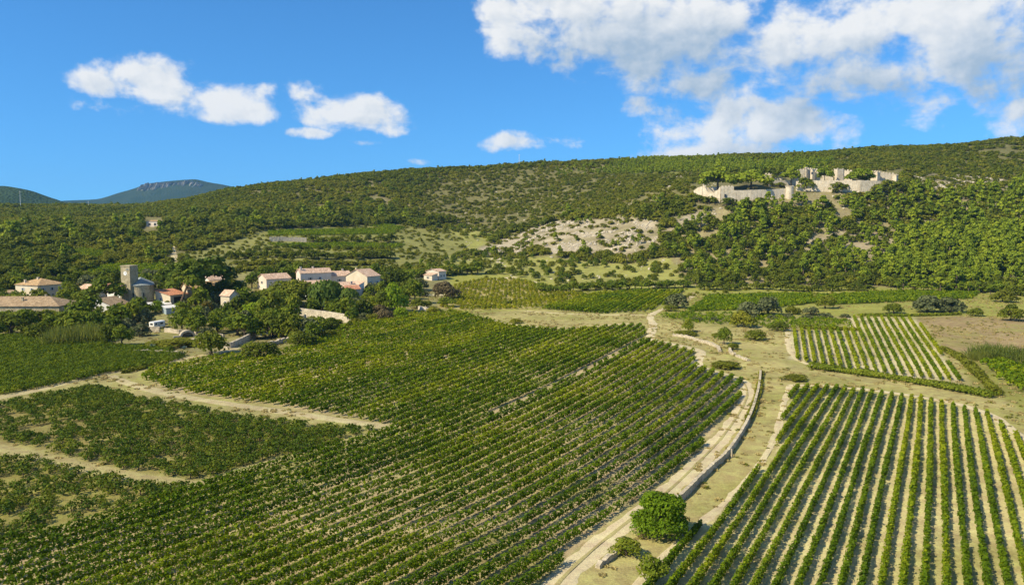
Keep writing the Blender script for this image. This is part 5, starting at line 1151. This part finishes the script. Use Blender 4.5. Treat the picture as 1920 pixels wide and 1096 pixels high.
# ------------------------------------------------------------------ the wooded hillside
def hillside():
    S = 4.6; ys = np.arange(385, 1170, S); pts = []
    for y in ys: pts.append(np.stack([np.arange(-.78*y, .78*y, S), np.full(len(np.arange(-.78*y, .78*y, S)), y)], 1))
    p = np.concatenate(pts); p += rng.uniform(-.5, .5, p.shape)*S
    # and the wood on the low ground behind the village's left end
    yl = np.arange(330, 385, S); q = [np.stack([np.arange(-.78*y, -.50*y, S), np.full(len(np.arange(-.78*y, -.50*y, S)), y)], 1) for y in yl]; p = np.concatenate([p] + q)
    z = height(p[:, 0], p[:, 1]); c = cover_of(p[:, 0], p[:, 1], z); px, py = to_px(p[:, 0], p[:, 1], z)
    clump = fbm(p[:, 0], p[:, 1], 26, 3); prob = np.full(len(p), .92); kind = np.full(len(p), 'oak', dtype=object); dia = rng.uniform(4.6, 8.4, len(p)); u = rng.random(len(p))
    tone = fbm(p[:, 0] + 900, p[:, 1], 95, 3); kind[u < np.clip((tone - .36)*3.2, .08, .9)] = 'garrigue'; kind[(u > .93) & (tone > .58)] = 'broad'; kind[u > .985] = 'pine'; prob = np.where(clump < .33, .45, prob)
    dia = dia*np.where(rng.random(len(p)) < .18, 1.45, 1.0)
    for i, e in enumerate(COVER):
        m = np.nonzero(c == i)[0]
        if not len(m): continue
        prob[m] = e[2]*np.clip(.55 + 1.0*clump[m], 0, 1.3) if e[2] < .9 else e[2]
        if e[3]: kind[m] = rng.choice(list(e[3].keys()), len(m), p=np.array(list(e[3].values()))/sum(e[3].values()))
        dia[m] = rng.uniform(e[4][0], e[4][1], len(m))
    gaps = fbm(p[:, 0] + 333, p[:, 1], 17, 3)
    prob = np.where((gaps < .37) & (c >= 0), prob*.18, np.where(gaps < .33, prob*.3, prob))
    prob[c >= len(COVER)] = 0; prob[c == -2] = 0
    # clearings: castle court, the cabin, roads, small fields
    for poly in ([(1300,343),(1690,318),(1690,362),(1600,368),(1490,382),(1400,392),(1300,390)], [(266,408),(310,406),(312,440),(266,440)], [(315,455),(335,455),(342,498),(318,498)], [(180,440),(225,440),(232,452),(190,452)], [(28,374),(50,374),(50,382),(28,382)], [(1028,462),(1090,462),(1092,480),(1028,480)]): prob[inpoly(px, py, poly)] *= .04
    m = rng.random(len(p)) < prob; m &= (py > 240)
    p, z, kind, dia, px, py = p[m], z[m], kind[m], dia[m], px[m], py[m]
    dia = dia*np.where(np.hypot(p[:, 0], p[:, 1]) > 560, 1.22, 1.05); dist = np.hypot(p[:, 0], p[:, 1]); dia = np.where((dist > 800) & (kind == 'pine'), np.minimum(dia, 5.2), np.where(dist > 800, np.minimum(dia, 8.5), dia)); app = dia/dist
    inview = (px > 5) & (px < 1915); rz = rng.uniform(0, 6.28, len(p))
    LAB = {'oak': [('round dark evergreen oak on the wooded left slope', 'oaks of the left slope'), ('dark evergreen oak on the middle slope', 'oaks of the middle slope'), ('dark evergreen oak among pines below the castle', 'oaks below the castle')],
           'pine': [('light green pine standing out on the left slope', 'pines of the left slope'), ('light green pine on the middle slope', 'pines of the middle slope'), ('light green pine on the castle hillside', 'pines of the castle hillside')],
           'garrigue': [('low olive green bush on the wooded left slope', 'bushes of the left slope'), ('low olive green bush on the middle slope', 'bushes of the middle slope'), ('low olive green bush on the castle hillside', 'bushes of the castle hillside')],
           'broad': [('leafy green bush on the left slope', 'leafy bushes of the left slope'), ('leafy green bush on the middle slope', 'leafy bushes of the middle slope'), ('leafy green bush on the castle hillside', 'leafy bushes of the castle hillside')]}
    for kd in ('oak', 'pine', 'garrigue', 'broad'):
        ii = np.nonzero(kind == kd)[0]; o = ii[np.argsort(-(app[ii]*inview[ii]))]; ind = o[:{'oak': 200, 'pine': 220, 'garrigue': 120, 'broad': 60}[kd]]; ind = ind[inview[ind]]
        for i in ind:
            w = 0 if px[i] < 700 else 1 if px[i] < 1240 else 2; lb, gp = LAB[kd][w]
            ar = ([' behind the farmhouse and church', ' above the tall village pines', ' above the vine terraces'][0 if px[i] < 300 else 1 if px[i] < 480 else 2] if w == 0 else
                  [' left of the bare rocks', ' near the bare rocks'][int(px[i] > 900)] if w == 1 else
                  [' just under the castle walls', ' halfway down under the castle', ' low above the green vine strips', ' near the right edge, level with the castle', ' near the right edge, halfway down', ' in the pine wood at lower right'][(0 if py[i] < 405 else 1 if py[i] < 465 else 2) + 3*int(px[i] > 1660)])
            lb = lb.split(' on ')[0].split(' standing')[0].split(' among')[0] + ar; gp = gp.split(' of ')[0].split(' below')[0] + ar
            hh = {'oak': .70, 'pine': 1.15, 'garrigue': .48, 'broad': .8}[kd]*dia[i]*rng.uniform(.8, 1.25); tree_at(kd, (p[i, 0], p[i, 1], z[i] - .05*dia[i]), dia[i], hh, lb, gp, lod=1)
        rest = np.setdiff1d(ii, ind)
        far = dist[rest] > 560
        for sel, lod in ((rest[~far], 1), (rest[far], 0)):
            if not len(sel): continue
            vs = variants(kd, lod); n = len(sel)
            gn_scatter({'oak': 'oak_wood', 'pine': 'pine_wood', 'garrigue': 'scrub', 'broad': 'scrub'}[kd], np.column_stack([p[sel], z[sel] - .06*dia[sel]]), dia[sel], rz[sel], rng.integers(0, len(vs), n), [q[0] for q in vs], {'oak': 'dark evergreen oak wood covering the hills', 'pine': 'light green pines scattered over the hills', 'garrigue': 'olive green scrub covering the hills', 'broad': 'leafy scrub at the foot of the hills'}[kd])
hillside()
def rocks():
    ps = []
    for s in range(4):
        r = np.random.default_rng(s); mb = MB(); n1, n2 = 5, 8; v = []
        for i in range(n1+1):
            for j in range(n2):
                a, b = math.pi*i/n1, 2*math.pi*j/n2; q = r.uniform(.35, .6); v.append((math.sin(a)*math.cos(b)*q, math.sin(a)*math.sin(b)*q*.8, math.cos(a)*q*.55))
        f = [(i*n2+j, (i+1)*n2+j, (i+1)*n2+(j+1) % n2, i*n2+(j+1) % n2) for i in range(n1) for j in range(n2)]
        o = mesh_obj('rock', v, f, 'limestone'); col.objects.unlink(o); ps.append(o)
    P = np.column_stack([rng.uniform(-60, 500, 60000), rng.uniform(440, 900, 60000)]); z = height(P[:, 0], P[:, 1]); c = cover_of(P[:, 0], P[:, 1], z); k = np.array([e[0] in ('rock', 'greyrock') for e in COVER] + [False]*(len(SOIL) + 2))[c]
    g = np.array([e[0] in ('garrigue', 'slopemix', 'mixpine') for e in COVER] + [False]*(len(SOIL) + 2))[c] & (rng.random(len(P)) < .05)
    k = (k & (fbm(P[:, 0], P[:, 1], 12, 3) > .50)) | (g & (rng.random(len(P)) < .6)); P, z = P[k], z[k]; n = len(P)
    gn_scatter('rocks', np.column_stack([P, z]), rng.uniform(.5, 2.3, n)**1.4, rng.uniform(0, 6.28, n), rng.integers(0, 4, n), ps, 'pale limestone blocks strewn over the bare slope')
rocks()
def tufts():
    ps = []
    for s in range(4):
        v, f, ti, hh = crown_mesh('reed', 300 + s, 26, .5); v[:, 2] *= .42; ps.append(proto('tuft', v, f, ti, 'leaf_dry'))
    for s in range(3):
        v, f, ti, hh = crown_mesh('garrigue', 320 + s, 40, .3); v[:, 2] *= .6; ps.append(proto('tuft', v, f, ti, 'leaf_garrigue'))
    a = rng.uniform(-.72, .72, 90000); y = np.sqrt(rng.uniform(75**2, 420**2, 90000)); x = a*y; z = height(x, y); c = cover_of(x, y, z)
    ok = np.array([e[0] in ('dry', 'village', 'fallow', 'rightbank', 'greenbank') for e in COVER] + [False]*len(SOIL) + [True, False])[c]
    px, py = to_px(x, y, z)
    for tr in (MAINTRACK,):
        Q = smooth_line(np.array([ground(*p)[:2] for p in tr]), 2); d = np.min(np.hypot(x[:, None] - Q[None, ::2, 0], y[:, None] - Q[None, ::2, 1]), 1) if len(Q) < 400 else np.full(len(x), 99); ok &= d > 2.5
    ok &= (rng.random(len(x)) < np.clip((fbm(x, y, 9, 3) - .42)*1.6, 0, .32) + .35*(d < 4.2)*(fbm(x + 40, y, 4, 2) > .45)); x, y, z = x[ok], y[ok], z[ok]; n = len(x)
    gn_scatter('grass', np.column_stack([x, y, z]), rng.uniform(.5, 1.2, n), rng.uniform(0, 6.28, n), np.where(rng.random(n) < .75, rng.integers(0, 4, n), rng.integers(4, 7, n)), ps, 'dry grass tufts and weeds of the verges')
tufts()
# ------------------------------------------------------------------ air
def haze():
    o = mesh_obj('haze', [(x, y, z) for z in (-90, 560) for x, y in ((-9600, -700), (9600, -700), (9600, 9600), (-9600, 9600))], [(0,3,2,1),(4,5,6,7),(0,1,5,4),(1,2,6,5),(2,3,7,6),(3,0,4,7)], 'haze_air'); tag(o, kind='stuff')
m, nt, N, L = newmat('haze_air'); v = N('ShaderNodeVolumePrincipled'); v.inputs['Density'].default_value = 4.5e-5; v.inputs['Color'].default_value = (.26, .58, 1, 1); v.inputs['Anisotropy'].default_value = 0; L(v.outputs[0], N('ShaderNodeOutputMaterial').inputs['Volume'])
HAZE = True
if HAZE: haze()
